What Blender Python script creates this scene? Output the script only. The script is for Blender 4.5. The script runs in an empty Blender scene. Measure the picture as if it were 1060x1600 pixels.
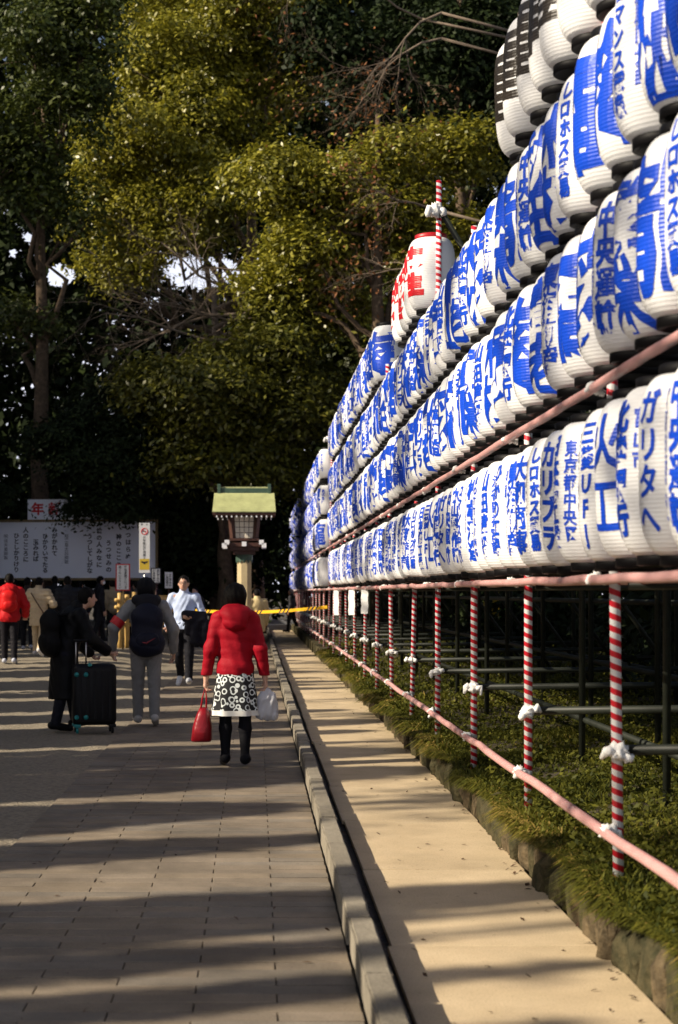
import bpy, bmesh, math, random
import numpy as np
from mathutils import Vector, Matrix, Euler

R_ = math.radians
sc = bpy.context.scene
COL = sc.collection
F_ = 2400.0            # focal length in photo pixels
EYE = 1.53

# ------------------------------------------------------------------ camera, sky, sun, exposure
cam_d = bpy.data.cameras.new('camera')
cam = bpy.data.objects.new('camera', cam_d)
COL.objects.link(cam)
cam.location = (0, 0, EYE)
cam.rotation_euler = (R_(90), 0, 0)
cam_d.sensor_width = 36
cam_d.lens = F_ / 1600 * 36
cam_d.shift_x = 130 / 1600
cam_d.shift_y = 125 / 1600
cam_d.clip_start = 0.1
cam_d.clip_end = 1000
cam_d.dof.use_dof = True
cam_d.dof.focus_distance = 12.5
cam_d.dof.aperture_fstop = 3.4
sc.camera = cam

SUN_EL, SUN_AZ = R_(32), R_(251)
sun_dir = Vector((math.sin(SUN_AZ) * math.cos(SUN_EL), math.cos(SUN_AZ) * math.cos(SUN_EL), math.sin(SUN_EL)))
w = bpy.data.worlds.new('World')
sc.world = w
w.use_nodes = True
nt = w.node_tree
sky = nt.nodes.new('ShaderNodeTexSky')
sky.sky_type = 'NISHITA'
sky.sun_disc = False
sky.sun_elevation = SUN_EL
sky.sun_rotation = SUN_AZ
sky.dust_density = 3.0
_tc = nt.nodes.new('ShaderNodeTexCoord')
_sp = nt.nodes.new('ShaderNodeSeparateXYZ')
nt.links.new(_tc.outputs['Generated'], _sp.inputs[0])
_rp = nt.nodes.new('ShaderNodeValToRGB')          # whitish haze low in the sky, all round
_rp.color_ramp.elements[0].position = 0.0
_rp.color_ramp.elements[0].color = (0.85, 0.85, 0.85, 1)
_rp.color_ramp.elements[1].position = 0.34
_rp.color_ramp.elements[1].color = (0, 0, 0, 1)
nt.links.new(_sp.outputs[2], _rp.inputs['Fac'])
_e = _rp.color_ramp.elements.new(0.2)
_e.color = (0.72, 0.72, 0.72, 1)
_mx = nt.nodes.new('ShaderNodeMix')
_mx.data_type = 'RGBA'
nt.links.new(_rp.outputs['Color'], _mx.inputs['Factor'])
nt.links.new(sky.outputs[0], _mx.inputs['A'])
_mx.inputs['B'].default_value = (15.5, 15.8, 18.0, 1)
nt.links.new(_mx.outputs['Result'], nt.nodes['Background'].inputs[0])
nt.nodes['Background'].inputs[1].default_value = 0.056
sl = bpy.data.lights.new('sun', 'SUN')
sl.energy = 5.0
sl.angle = R_(0.5)
sl.color = (1.0, 0.88, 0.70)
so = bpy.data.objects.new('sun', sl)
so.rotation_euler = sun_dir.to_track_quat('Z', 'Y').to_euler()
so.location = (-30, -5, 30)
COL.objects.link(so)
sc.view_settings.view_transform = 'Standard'
sc.view_settings.look = 'None'
sc.view_settings.exposure = 0.65
sc.view_settings.gamma = 1.0
sc.view_settings.use_curve_mapping = False
sc.cycles.max_bounces = 6
sc.cycles.diffuse_bounces = 3
sc.cycles.glossy_bounces = 2
sc.cycles.transmission_bounces = 4
sc.cycles.caustics_reflective = False
sc.cycles.caustics_refractive = False

RNG = np.random.default_rng(11)
random.seed(5)


def at(px, py, Y):
    return Vector(((px - 400) / F_ * Y, Y, EYE - (py - 925) / F_ * Y))


# ------------------------------------------------------------------ materials
def nmat(name):
    m = bpy.data.materials.new(name)
    m.use_nodes = True
    return m, m.node_tree, m.node_tree.nodes['Principled BSDF']


def mat(name, col, rough=0.6, var=0.0, vscale=8.0, bump=0.0, bscale=30.0, spec=0.4, metal=0.0, col2=None, sheen=0.0):
    m, t, b = nmat(name)
    b.inputs['Base Color'].default_value = (*col, 1)
    b.inputs['Roughness'].default_value = rough
    b.inputs['Specular IOR Level'].default_value = spec
    b.inputs['Metallic'].default_value = metal
    if sheen:
        b.inputs['Sheen Weight'].default_value = sheen
    tc = t.nodes.new('ShaderNodeTexCoord')
    if var or col2:
        n = t.nodes.new('ShaderNodeTexNoise')
        n.inputs['Scale'].default_value = vscale
        n.inputs['Detail'].default_value = 6
        n.inputs['Roughness'].default_value = 0.65
        t.links.new(tc.outputs['Object'], n.inputs['Vector'])
        r = t.nodes.new('ShaderNodeValToRGB')
        r.color_ramp.elements[0].position = 0.3
        r.color_ramp.elements[1].position = 0.72
        c2 = col2 if col2 else tuple(min(1, c * (1 + var)) for c in col)
        c1 = col if col2 else tuple(c * (1 - var) for c in col)
        r.color_ramp.elements[0].color = (*c1, 1)
        r.color_ramp.elements[1].color = (*c2, 1)
        t.links.new(n.outputs['Fac'], r.inputs['Fac'])
        t.links.new(r.outputs['Color'], b.inputs['Base Color'])
    if bump:
        n2 = t.nodes.new('ShaderNodeTexNoise')
        n2.inputs['Scale'].default_value = bscale
        n2.inputs['Detail'].default_value = 5
        t.links.new(tc.outputs['Object'], n2.inputs['Vector'])
        bp = t.nodes.new('ShaderNodeBump')
        bp.inputs['Strength'].default_value = bump
        bp.inputs['Distance'].default_value = 0.02
        t.links.new(n2.outputs['Fac'], bp.inputs['Height'])
        t.links.new(bp.outputs['Normal'], b.inputs['Normal'])
    return m


def math_node(t, op, a, b=None):
    n = t.nodes.new('ShaderNodeMath')
    n.operation = op
    for i, v in enumerate((a, b)):
        if v is None:
            continue
        if isinstance(v, (int, float)):
            n.inputs[i].default_value = v
        else:
            t.links.new(v, n.inputs[i])
    return n.outputs[0]


def stripe_mat(name, ca, cb, pitch, duty=0.5, rough=0.45, soft=0.02):
    """a tape wound in a spiral round the object's own Z axis"""
    m, t, b = nmat(name)
    tc = t.nodes.new('ShaderNodeTexCoord')
    s = t.nodes.new('ShaderNodeSeparateXYZ')
    t.links.new(tc.outputs['Object'], s.inputs[0])
    ang = math_node(t, 'MULTIPLY', math_node(t, 'ARCTAN2', s.outputs[1], s.outputs[0]), 1 / (2 * math.pi))
    ph = math_node(t, 'FRACT', math_node(t, 'ADD', math_node(t, 'MULTIPLY', s.outputs[2], 1 / pitch), math_node(t, 'ADD', ang, 100.0)))
    r = t.nodes.new('ShaderNodeValToRGB')
    e = r.color_ramp.elements
    e[0].position = duty - soft
    e[0].color = (*ca, 1)
    e[1].position = duty + soft
    e[1].color = (*cb, 1)
    t.links.new(ph, r.inputs['Fac'])
    n = t.nodes.new('ShaderNodeTexNoise')
    n.inputs['Scale'].default_value = 9
    t.links.new(tc.outputs['Object'], n.inputs['Vector'])
    mx = t.nodes.new('ShaderNodeMix')
    mx.data_type = 'RGBA'
    mx.blend_type = 'MULTIPLY'
    mx.inputs['Factor'].default_value = 0.35
    t.links.new(r.outputs['Color'], mx.inputs['A'])
    t.links.new(n.outputs['Fac'], mx.inputs['B'])
    t.links.new(mx.outputs['Result'], b.inputs['Base Color'])
    b.inputs['Roughness'].default_value = rough
    return m


def worn_mat(name, ca, cb, rough, stain, rnd=0.18, bump=0.25, bscale=70, vscale=3.0):
    '''stone or board: per-piece tone, cloudy variation, fine grit and darker stains in world space'''
    m, t, b = nmat(name)
    tc = t.nodes.new('ShaderNodeTexCoord')
    ge = t.nodes.new('ShaderNodeNewGeometry')
    oi = t.nodes.new('ShaderNodeObjectInfo')

    def noise(vec, sc_, det=6, ro=0.6):
        n = t.nodes.new('ShaderNodeTexNoise')
        n.inputs['Scale'].default_value = sc_
        n.inputs['Detail'].default_value = det
        n.inputs['Roughness'].default_value = ro
        t.links.new(vec, n.inputs['Vector'])
        return n.outputs['Fac']

    def mul(c, f, k):
        mx = t.nodes.new('ShaderNodeMix')
        mx.data_type = 'RGBA'
        mx.blend_type = 'MULTIPLY'
        mx.inputs['Factor'].default_value = k
        t.links.new(c, mx.inputs['A'])
        t.links.new(f, mx.inputs['B'])
        return mx.outputs['Result']

    def ramp(f, p0, c0, p1, c1):
        r = t.nodes.new('ShaderNodeValToRGB')
        r.color_ramp.elements[0].position = p0
        r.color_ramp.elements[0].color = (*c0, 1)
        r.color_ramp.elements[1].position = p1
        r.color_ramp.elements[1].color = (*c1, 1)
        t.links.new(f, r.inputs['Fac'])
        return r.outputs['Color']
    P = ge.outputs['Position']
    col = ramp(noise(P, vscale, 8, 0.7), 0.3, ca, 0.7, cb)
    st = ramp(noise(P, 0.9, 5, 0.65), 0.38, (stain,) * 3, 0.58, (1, 1, 1))
    col = mul(col, st, 1.0)
    gr = ramp(noise(P, 110, 2), 0.28, (0.62,) * 3, 0.5, (1, 1, 1))
    col = mul(col, gr, 0.8)
    sp = ramp(noise(P, 23, 3, 0.7), 0.26, (0.35, 0.3, 0.26), 0.34, (1, 1, 1))
    col = mul(col, sp, 0.9)
    rv = ramp(oi.outputs['Random'], 0.0, (1 - rnd,) * 3, 1.0, (1.0, 1.0, 1.0))
    col = mul(col, rv, 1.0)
    t.links.new(col, b.inputs['Base Color'])
    b.inputs['Roughness'].default_value = rough
    b.inputs['Specular IOR Level'].default_value = 0.25
    bp = t.nodes.new('ShaderNodeBump')
    bp.inputs['Strength'].default_value = bump
    bp.inputs['Distance'].default_value = 0.012
    t.links.new(noise(P, bscale, 5), bp.inputs['Height'])
    t.links.new(bp.outputs['Normal'], b.inputs['Normal'])
    return m


def leaf_mat(name, ca, cb, trans=0.25, rough=0.42, spec=0.5, cc=None):
    m, t, b = nmat(name)
    a = t.nodes.new('ShaderNodeAttribute')
    a.attribute_name = 'leaf_tint'
    r = t.nodes.new('ShaderNodeValToRGB')
    r.color_ramp.elements[0].color = (*ca, 1)
    r.color_ramp.elements[1].color = (*cb, 1)
    if cc:
        e = r.color_ramp.elements.new(0.93)
        e.color = (*cb, 1)
        r.color_ramp.elements[2].color = (*cc, 1)
    t.links.new(a.outputs['Fac'], r.inputs['Fac'])
    t.links.new(r.outputs['Color'], b.inputs['Base Color'])
    b.inputs['Roughness'].default_value = rough
    b.inputs['Specular IOR Level'].default_value = spec
    if trans:
        tr = t.nodes.new('ShaderNodeBsdfTranslucent')
        t.links.new(r.outputs['Color'], tr.inputs['Color'])
        mx = t.nodes.new('ShaderNodeMixShader')
        mx.inputs[0].default_value = trans
        t.links.new(b.outputs[0], mx.inputs[1])
        t.links.new(tr.outputs[0], mx.inputs[2])
        t.links.new(mx.outputs[0], t.nodes['Material Output'].inputs[0])
    return m


def lantern_mat(name, col):
    m, t, b = nmat(name)
    tc = t.nodes.new('ShaderNodeTexCoord')
    wv = t.nodes.new('ShaderNodeTexWave')
    wv.bands_direction = 'Z'
    wv.inputs['Scale'].default_value = 20.0
    wv.inputs['Distortion'].default_value = 0.6
    t.links.new(tc.outputs['Object'], wv.inputs['Vector'])
    ns = t.nodes.new('ShaderNodeTexNoise')
    ns.inputs['Scale'].default_value = 7
    ns.inputs['Detail'].default_value = 4
    t.links.new(tc.outputs['Object'], ns.inputs['Vector'])
    h = math_node(t, 'ADD', wv.outputs['Fac'], math_node(t, 'MULTIPLY', ns.outputs['Fac'], 3.0))
    bp = t.nodes.new('ShaderNodeBump')
    bp.inputs['Strength'].default_value = 0.22
    bp.inputs['Distance'].default_value = 0.005
    t.links.new(h, bp.inputs['Height'])
    t.links.new(bp.outputs['Normal'], b.inputs['Normal'])
    b.inputs['Base Color'].default_value = (*col, 1)
    b.inputs['Roughness'].default_value = 0.38
    b.inputs['Specular IOR Level'].default_value = 0.4
    return m


M = {}
M['lantern'] = lantern_mat('lantern_vinyl', (0.8, 0.8, 0.8))
M['print_blue'] = lantern_mat('blue_print', (0.006, 0.06, 0.54))
M['print_red'] = lantern_mat('red_print', (0.6, 0.012, 0.02))
M['print_black'] = lantern_mat('black_print', (0.026, 0.019, 0.012))
M['cap'] = mat('black_lacquer_ring', (0.005, 0.0045, 0.005), 0.5, spec=0.12)
M['redcap'] = mat('red_ring', (0.4, 0.01, 0.015), 0.4)
M['stripe'] = stripe_mat('red_white_tape', (0.62, 0.012, 0.03), (0.8, 0.8, 0.8), 0.055)
M['pink'] = stripe_mat('fine_red_white_tape', (0.58, 0.13, 0.13), (0.8, 0.62, 0.58), 0.024, 0.5, 0.4, 0.2)
M['pipe'] = mat('dark_green_pipe', (0.017, 0.020, 0.014), 0.5, 0.35, 5, spec=0.3)
M['knot'] = mat('white_cloth', (0.78, 0.77, 0.74), 0.8, 0.06, 12, 0.3, 25)
M['paper'] = mat('white_paper', (0.8, 0.8, 0.78), 0.7, 0.03, 10)
M['paver'] = worn_mat('paver_stone', (0.195, 0.16, 0.12), (0.30, 0.245, 0.185), 0.8, 0.72)
M['paver2'] = worn_mat('paver_stone_warm', (0.205, 0.165, 0.12), (0.315, 0.255, 0.185), 0.8, 0.72)
M['paver3'] = worn_mat('paver_stone_grey', (0.18, 0.155, 0.125), (0.275, 0.235, 0.185), 0.8, 0.72)
M['kerb'] = worn_mat('kerb_concrete', (0.24, 0.21, 0.16), (0.36, 0.32, 0.25), 0.85, 0.62, 0.15, 0.5, 45)
M['board'] = worn_mat('path_board', (0.53, 0.41, 0.255), (0.65, 0.515, 0.335), 0.7, 0.8, 0.08, 0.12, 60, 1.6)
M['board2'] = worn_mat('path_board_pale', (0.56, 0.435, 0.275), (0.67, 0.535, 0.35), 0.7, 0.8, 0.08, 0.12, 60, 1.6)
M['joint'] = mat('joint_dirt', (0.10, 0.085, 0.065), 0.95, 0.3, 20)
M['gutter'] = mat('dark_gutter', (0.045, 0.035, 0.03), 0.8, 0.5, 12, 0.6, 30)  # dark brown, mottled strip beside the kerb
M['gravel'] = mat('gravel', (0.17, 0.145, 0.11), 0.95, 0.0, 28, 1.0, 45, 0.2, col2=(0.34, 0.29, 0.215))
M['soil'] = mat('soil', (0.05, 0.04, 0.025), 0.95, 0.4, 6, 0.8, 20)
M['stone'] = mat('wall_stone', (0.03, 0.024, 0.014), 0.9, 0.0, 11, 1.0, 26, 0.2, col2=(0.17, 0.125, 0.07))
M['stone2'] = mat('mossy_stone', (0.02, 0.022, 0.010), 0.9, 0.0, 10, 1.0, 26, 0.2, col2=(0.10, 0.08, 0.04))
M['bark'] = mat('bark', (0.05, 0.035, 0.022), 0.9, 0.0, 6, 0.9, 14, 0.2, col2=(0.16, 0.11, 0.07))
M['twig'] = mat('bare_twig', (0.16, 0.12, 0.085), 0.85, 0.3, 5)
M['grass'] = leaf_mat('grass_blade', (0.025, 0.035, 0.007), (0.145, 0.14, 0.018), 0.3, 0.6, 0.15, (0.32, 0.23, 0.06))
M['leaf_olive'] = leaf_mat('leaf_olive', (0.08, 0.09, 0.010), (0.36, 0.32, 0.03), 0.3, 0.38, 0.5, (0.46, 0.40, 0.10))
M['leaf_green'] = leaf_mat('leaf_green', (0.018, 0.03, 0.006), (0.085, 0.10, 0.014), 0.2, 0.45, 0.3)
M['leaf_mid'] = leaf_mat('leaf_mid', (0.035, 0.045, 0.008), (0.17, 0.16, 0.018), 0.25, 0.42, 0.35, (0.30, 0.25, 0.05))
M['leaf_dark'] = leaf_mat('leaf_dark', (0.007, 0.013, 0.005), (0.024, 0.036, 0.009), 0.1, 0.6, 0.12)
M['leaf_red'] = leaf_mat('leaf_dry', (0.12, 0.05, 0.02), (0.24, 0.10, 0.035), 0.25, 0.6, 0.2)
M['skin'] = mat('skin', (0.52, 0.30, 0.21), 0.5, 0.04, 20)
M['hair'] = mat('black_hair', (0.006, 0.005, 0.0045), 0.6, 0.3, 30, 0.4, 80, 0.08)
M['bamboo'] = mat('bamboo', (0.50, 0.32, 0.10), 0.45, 0.15, 6)
M['wood'] = mat('dark_wood', (0.055, 0.02, 0.013), 0.55, 0.3, 8)
M['tan_wood'] = mat('tan_post', (0.47, 0.38, 0.22), 0.7, 0.15, 5, 0.2, 20)
M['copper'] = mat('green_copper', (0.40, 0.42, 0.20), 0.55, 0.2, 4, 0.2, 30)
M['verdigris'] = mat('verdigris', (0.045, 0.085, 0.06), 0.5, 0.3, 10)
M['shoji'] = mat('shoji_paper', (0.72, 0.66, 0.55), 0.75, 0.04, 5)
M['white_paint'] = mat('white_paint', (0.75, 0.76, 0.80), 0.5, 0.03, 2)
M['signboard'] = mat('sign_white', (0.82, 0.85, 0.93), 0.5, 0.03, 1.2)
M['ink'] = mat('black_ink', (0.012, 0.012, 0.02), 0.6)
M['ink_grey'] = mat('grey_ink', (0.10, 0.11, 0.15), 0.6)
M['sign_red'] = mat('sign_red', (0.55, 0.015, 0.02), 0.5)
M['sign_yellow'] = mat('sign_yellow', (0.48, 0.34, 0.03), 0.5)
M['sign_green'] = mat('sign_green', (0.12, 0.42, 0.05), 0.5)
M['tape'] = mat('yellow_tape', (0.78, 0.42, 0.01), 0.45, 0.05, 6)
M['steel'] = mat('steel', (0.45, 0.45, 0.45), 0.35, 0.1, 5, metal=0.9)
M['grey_step'] = mat('grey_step', (0.20, 0.20, 0.21), 0.8, 0.15, 4, 0.3, 20)


# ------------------------------------------------------------------ object helpers
def tag(o, label=None, cat=None, group=None, kind=None):
    if label:
        o['label'] = label
    if cat:
        o['category'] = cat
    if group:
        o['group'] = group
    if kind:
        o['kind'] = kind
    return o


def link(name, me, m, parent=None, loc=None, rot=None, smooth=False):
    o = bpy.data.objects.new(name, me)
    COL.objects.link(o)
    if m is not None:
        me.materials.clear()
        me.materials.append(m)
    if parent is not None:
        o.parent = parent
    if loc is not None:
        o.location = loc
    if rot is not None:
        o.rotation_euler = rot
    if smooth:
        me.polygons.foreach_set('use_smooth', [True] * len(me.polygons))
    return o


def inst(name, me, parent=None, loc=None, rot=None, scale=None):
    o = bpy.data.objects.new(name, me)
    COL.objects.link(o)
    if parent is not None:
        o.parent = parent
    if loc is not None:
        o.location = loc
    if rot is not None:
        o.rotation_euler = rot
    if scale is not None:
        o.scale = scale
    return o


def empty(name, loc=(0, 0, 0), rz=0.0):
    o = bpy.data.objects.new(name, None)
    o.empty_display_size = 0.1
    COL.objects.link(o)
    o.location = loc
    o.rotation_euler = (0, 0, rz)
    return o


class MB:
    def __init__(s):
        s.v, s.f = [], []

    def add(s, V, Fc):
        n = len(s.v)
        s.v += [tuple(p) for p in V]
        s.f += [tuple(i + n for i in f) for f in Fc]
        return s

    def box(s, c, d, rz=0.0, rx=0.0, ry=0.0, taper=1.0):
        mt = Euler((rx, ry, rz)).to_matrix()
        V = []
        for z in (-1, 1):
            k = taper if z > 0 else 1.0
            for x, y in ((-1, -1), (1, -1), (1, 1), (-1, 1)):
                V.append(mt @ Vector((x * d[0] / 2 * k, y * d[1] / 2 * k, z * d[2] / 2)) + Vector(c))
        return s.add(V, [(3, 2, 1, 0), (4, 5, 6, 7), (0, 1, 5, 4), (1, 2, 6, 5), (2, 3, 7, 6), (3, 0, 4, 7)])

    def tube(s, pts, rad, seg=10, cap=True):
        pts = [Vector(p) for p in pts]
        if not hasattr(rad, '__len__'):
            rad = [rad] * len(pts)
        V, Fc = [], []
        ref = None
        for i, p in enumerate(pts):
            d = (pts[min(i + 1, len(pts) - 1)] - pts[max(i - 1, 0)])
            if d.length < 1e-9:
                d = Vector((0, 0, 1))
            d.normalize()
            if ref is None:
                ref = Vector((1, 0, 0)) if abs(d.x) < 0.9 else Vector((0, 1, 0))
            a = (ref - d * ref.dot(d))
            if a.length < 1e-5:
                a = Vector((0, 1, 0)) - d * d.y
            a.normalize()
            ref = a
            b = d.cross(a)
            for k in range(seg):
                t = 2 * math.pi * k / seg
                V.append(p + (a * math.cos(t) + b * math.sin(t)) * rad[i])
        for i in range(len(pts) - 1):
            for k in range(seg):
                k2 = (k + 1) % seg
                Fc.append((i * seg + k, i * seg + k2, (i + 1) * seg + k2, (i + 1) * seg + k))
        if cap:
            Fc.append(tuple(range(seg - 1, -1, -1)))
            Fc.append(tuple((len(pts) - 1) * seg + k for k in range(seg)))
        return s.add(V, Fc)

    def lathe(s, prof, seg=24, c=(0, 0, 0)):
        V, Fc = [], []
        for r, z in prof:
            for k in range(seg):
                t = 2 * math.pi * k / seg
                V.append((c[0] + r * math.cos(t), c[1] + r * math.sin(t), c[2] + z))
        for i in range(len(prof) - 1):
            for k in range(seg):
                k2 = (k + 1) % seg
                Fc.append((i * seg + k, i * seg + k2, (i + 1) * seg + k2, (i + 1) * seg + k))
        Fc.append(tuple(range(seg - 1, -1, -1)))
        Fc.append(tuple((len(prof) - 1) * seg + k for k in range(seg)))
        return s.add(V, Fc)

    def mesh(s, name):
        me = bpy.data.meshes.new(name)
        me.from_pydata(s.v, [], s.f)
        me.update()
        return me

    def build(s, name, m, parent=None, smooth=False, loc=None, rot=None, bevel=0.0):
        me = s.mesh(name)
        if bevel:
            bm = bmesh.new()
            bm.from_mesh(me)
            bmesh.ops.bevel(bm, geom=bm.edges[:], offset=bevel, segments=2, affect='EDGES', profile=0.6)
            bm.to_mesh(me)
            bm.free()
        return link(name, me, m, parent, loc, rot, smooth)


def np_mesh(name, V, Q, tint=None):
    """numpy verts (n,3) and quads or tris (m,k)"""
    me = bpy.data.meshes.new(name)
    V = np.ascontiguousarray(V, dtype=np.float32)
    Q = np.ascontiguousarray(Q, dtype=np.int32)
    k = Q.shape[1]
    me.vertices.add(len(V))
    me.vertices.foreach_set('co', V.ravel())
    me.loops.add(Q.size)
    me.loops.foreach_set('vertex_index', Q.ravel())
    me.polygons.add(len(Q))
    me.polygons.foreach_set('loop_start', np.arange(0, Q.size, k, dtype=np.int32))
    me.polygons.foreach_set('loop_total', np.full(len(Q), k, dtype=np.int32))
    if tint is not None:
        at_ = me.attributes.new('leaf_tint', 'FLOAT', 'POINT')
        at_.data.foreach_set('value', np.ascontiguousarray(tint, dtype=np.float32))
    me.update(calc_edges=True)
    return me


# ------------------------------------------------------------------ glyphs
_tc = bpy.data.curves.new('glyph', 'FONT')
_tc.align_x = 'CENTER'
_to = bpy.data.objects.new('glyph', _tc)
COL.objects.link(_to)
_gl = {}


def glyph(ch, bold=0.0):
    k = (ch, bold)
    if k not in _gl:
        _tc.body = ch
        _tc.offset = bold
        _tc.resolution_u = 2
        dg = bpy.context.evaluated_depsgraph_get()
        dg.update()
        me = bpy.data.meshes.new_from_object(_to.evaluated_get(dg))
        V = [(v.co.x, v.co.y - 0.37) for v in me.vertices]
        Fc = [tuple(p.vertices) for p in me.polygons]
        bpy.data.meshes.remove(me)
        _gl[k] = (V, Fc)
    return _gl[k]


def text2d(items):
    """items: (string, x, ytop, size, bold, step) set vertically -> 2-D verts and faces"""
    V, Fc = [], []
    for s, x, y, size, bold, step in items:
        for ch in s:
            gv, gf = glyph(ch, bold)
            n = len(V)
            yc = y - size * step / 2
            V += [(x + a * size, yc + b * size) for a, b in gv]
            Fc += [tuple(i + n for i in f) for f in gf]
            y -= size * step
    return V, Fc


def flat_text(name, items, m, parent, thick_y):
    """vertical lettering on a plane facing -Y, at local y = thick_y"""
    V, Fc = text2d(items)
    mb = MB().add([(a, thick_y, b) for a, b in V], Fc)
    return mb.build(name, m, parent)


# ------------------------------------------------------------------ leaves
def leaf_quads(C, nrm_bias, length, width, rng, spread=0.9):
    """one pointed leaf (quad) per centre in C; nrm_bias (n,3) = preferred normals"""
    n = len(C)
    N = nrm_bias + rng.normal(0, spread, (n, 3))
    N /= np.linalg.norm(N, axis=1, keepdims=True) + 1e-9
    A = rng.normal(0, 1, (n, 3))
    A -= N * (A * N).sum(1, keepdims=True)
    A /= np.linalg.norm(A, axis=1, keepdims=True) + 1e-9
    B = np.cross(N, A)
    L = length * rng.uniform(0.65, 1.3, (n, 1))
    W = width * rng.uniform(0.7, 1.25, (n, 1))
    V = np.empty((n, 4, 3))
    V[:, 0] = C - A * L * 0.5
    V[:, 1] = C + B * W * 0.5 - A * L * 0.05
    V[:, 2] = C + A * L * 0.5 - N * L * 0.12
    V[:, 3] = C - B * W * 0.5 - A * L * 0.05
    return V.reshape(-1, 3), np.arange(n * 4).reshape(-1, 4)


def leaf_cloud(blobs, leaves, leaf_len, clump_r, rng, clump_leaves=70, shell=0.55, flat=0.6, up=0.9, reject=None, aspect=0.5, lumps=0):
    """blobs: list of (centre, (rx,ry,rz)); leaves in total, gathered in clumps near the blobs' surfaces"""
    if lumps:      # each blob breaks up into smaller tufts over its surface
        nb_ = []
        for c, r in blobs:
            for _ in range(lumps):
                d = rng.normal(0, 1, 3)
                d /= np.linalg.norm(d)
                d[2] = d[2] * 0.9 + 0.1
                k = rng.uniform(0.34, 0.52)
                nb_.append((tuple(np.array(c) + d * np.array(r) * rng.uniform(0.5, 0.95)), (r[0] * k, r[1] * k, r[2] * k * 0.8)))
        blobs = nb_
    vol = np.array([r[0] * r[1] + r[1] * r[2] + r[0] * r[2] for _, r in blobs])
    cnt = np.maximum(1, (leaves * vol / vol.sum() / clump_leaves)).astype(int)
    Cs, Ns = [], []
    for (c, r), k in zip(blobs, cnt):
        d = rng.normal(0, 1, (k, 3))
        d /= np.linalg.norm(d, axis=1, keepdims=True)
        rad = shell + (1.05 - shell) * rng.random((k, 1)) ** 0.7
        p = np.array(c) + d * rad * np.array(r)
        if reject is not None:
            keep = ~reject(p)
            p, d = p[keep], d[keep]
            k = len(p)
            if not k:
                continue
        cr = clump_r * rng.uniform(0.55, 1.35, (k, 1, 1))
        off = rng.normal(0, 0.5, (k, clump_leaves, 3)) * np.array([1, 1, flat])
        q = p[:, None, :] + off * cr
        # droop at the clump's rim
        q[:, :, 2] -= (off[:, :, 0] ** 2 + off[:, :, 1] ** 2) * cr[:, :, 0] * 0.35
        nb = np.array([0, 0, up]) + d[:, None, :] * 0.8 + off * 0.5
        Cs.append(q.reshape(-1, 3))
        Ns.append(np.broadcast_to(nb, q.shape).reshape(-1, 3))
    C = np.concatenate(Cs)
    N = np.concatenate(Ns)
    V, Q = leaf_quads(C, N, leaf_len, leaf_len * aspect, rng, 0.6)
    tint = np.repeat(np.clip(rng.beta(2, 2.2, len(C)), 0, 1), 4)
    return V, Q, tint


def limb(p0, p1, rng, n=6, sag=0.0, wob=0.06):
    p0, p1 = np.array(p0, float), np.array(p1, float)
    L = np.linalg.norm(p1 - p0)
    pts = []
    for i in range(n + 1):
        t = i / n
        p = p0 + (p1 - p0) * t
        if 0 < i < n:
            p = p + rng.normal(0, wob * L, 3) * (1 - abs(2 * t - 1) * 0.4)
        p[2] += sag * L * math.sin(math.pi * t)
        pts.append(tuple(p))
    return pts


def tree(name, label, cat, base, top_z, trunk_r, blobs, leaves, leaf_len, clump_r, m, seed, lean=(0, 0), limbs=True, group=None, bark='bark', **kw):
    rng = np.random.default_rng(seed)
    root = empty(name, base)
    tag(root, label, cat, group)
    b = np.array(base, float)
    mb = MB()
    n = 9
    pts, rad = [], []
    for i in range(n + 1):
        t = i / n
        pts.append((lean[0] * t + rng.normal(0, 0.05) * (i > 0), lean[1] * t + rng.normal(0, 0.05) * (i > 0), t * (top_z - b[2])))
        rad.append(trunk_r * (1.35 if i == 0 else 1) * (1 - 0.8 * t))
    mb.tube(pts, rad, 10)
    if limbs:
        for c, r in blobs:
            c = np.array(c) - b
            t = min(0.92, max(0.25, (c[2] - r[2] * 0.8 - 1.5) / (top_z - b[2])))
            j = int(t * n)
            p0 = pts[j]
            rr = rad[j] * 0.55
            lp = limb(p0, c, rng, 6, 0.05)
            mb.tube(lp, [rr * (1 - 0.75 * q / 6) for q in range(7)], 7)
            for _ in range(4):
                d = rng.normal(0, 1, 3)
                d /= np.linalg.norm(d)
                e = c + d * np.array(r) * 0.85
                s = lp[rng.integers(3, 6)]
                mb.tube(limb(s, e, rng, 4, 0.03), [rr * 0.35, rr * 0.28, rr * 0.2, rr * 0.13, rr * 0.06], 5)
    mb.build('trunk', M[bark], root, smooth=True)
    if leaves:
        V, Q, tint = leaf_cloud(blobs, leaves, leaf_len, clump_r, rng, **kw)
        link('crown', np_mesh('crown', V - b, Q, tint), M[m], root)
    return root


#=STRUCTURE=
# ------------------------------------------------------------------ ground
def grid_sheet(name, x0, x1, y0, y1, nx, ny, zf, m):
    xs, ys = np.linspace(x0, x1, nx), np.linspace(y0, y1, ny)
    X, Y = np.meshgrid(xs, ys)
    Z = zf(X, Y)
    V = np.stack([X, Y, Z], -1).reshape(-1, 3)
    i = np.arange(nx * ny).reshape(ny, nx)
    Q = np.stack([i[:-1, :-1], i[:-1, 1:], i[1:, 1:], i[1:, :-1]], -1).reshape(-1, 4)
    return link(name, np_mesh(name, V, Q), m)


def sstep(a, b, x):
    t = np.clip((x - a) / (b - a), 0, 1)
    return t * t * (3 - 2 * t)


def ground_z(X, Y):
    return 0.2 * sstep(25, 33, Y) * sstep(-1.6, -3.2, X) if False else 0.2 * sstep(25, 33, np.asarray(Y, float)) * (1 - sstep(-3.2, -1.6, np.asarray(X, float)))


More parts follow.
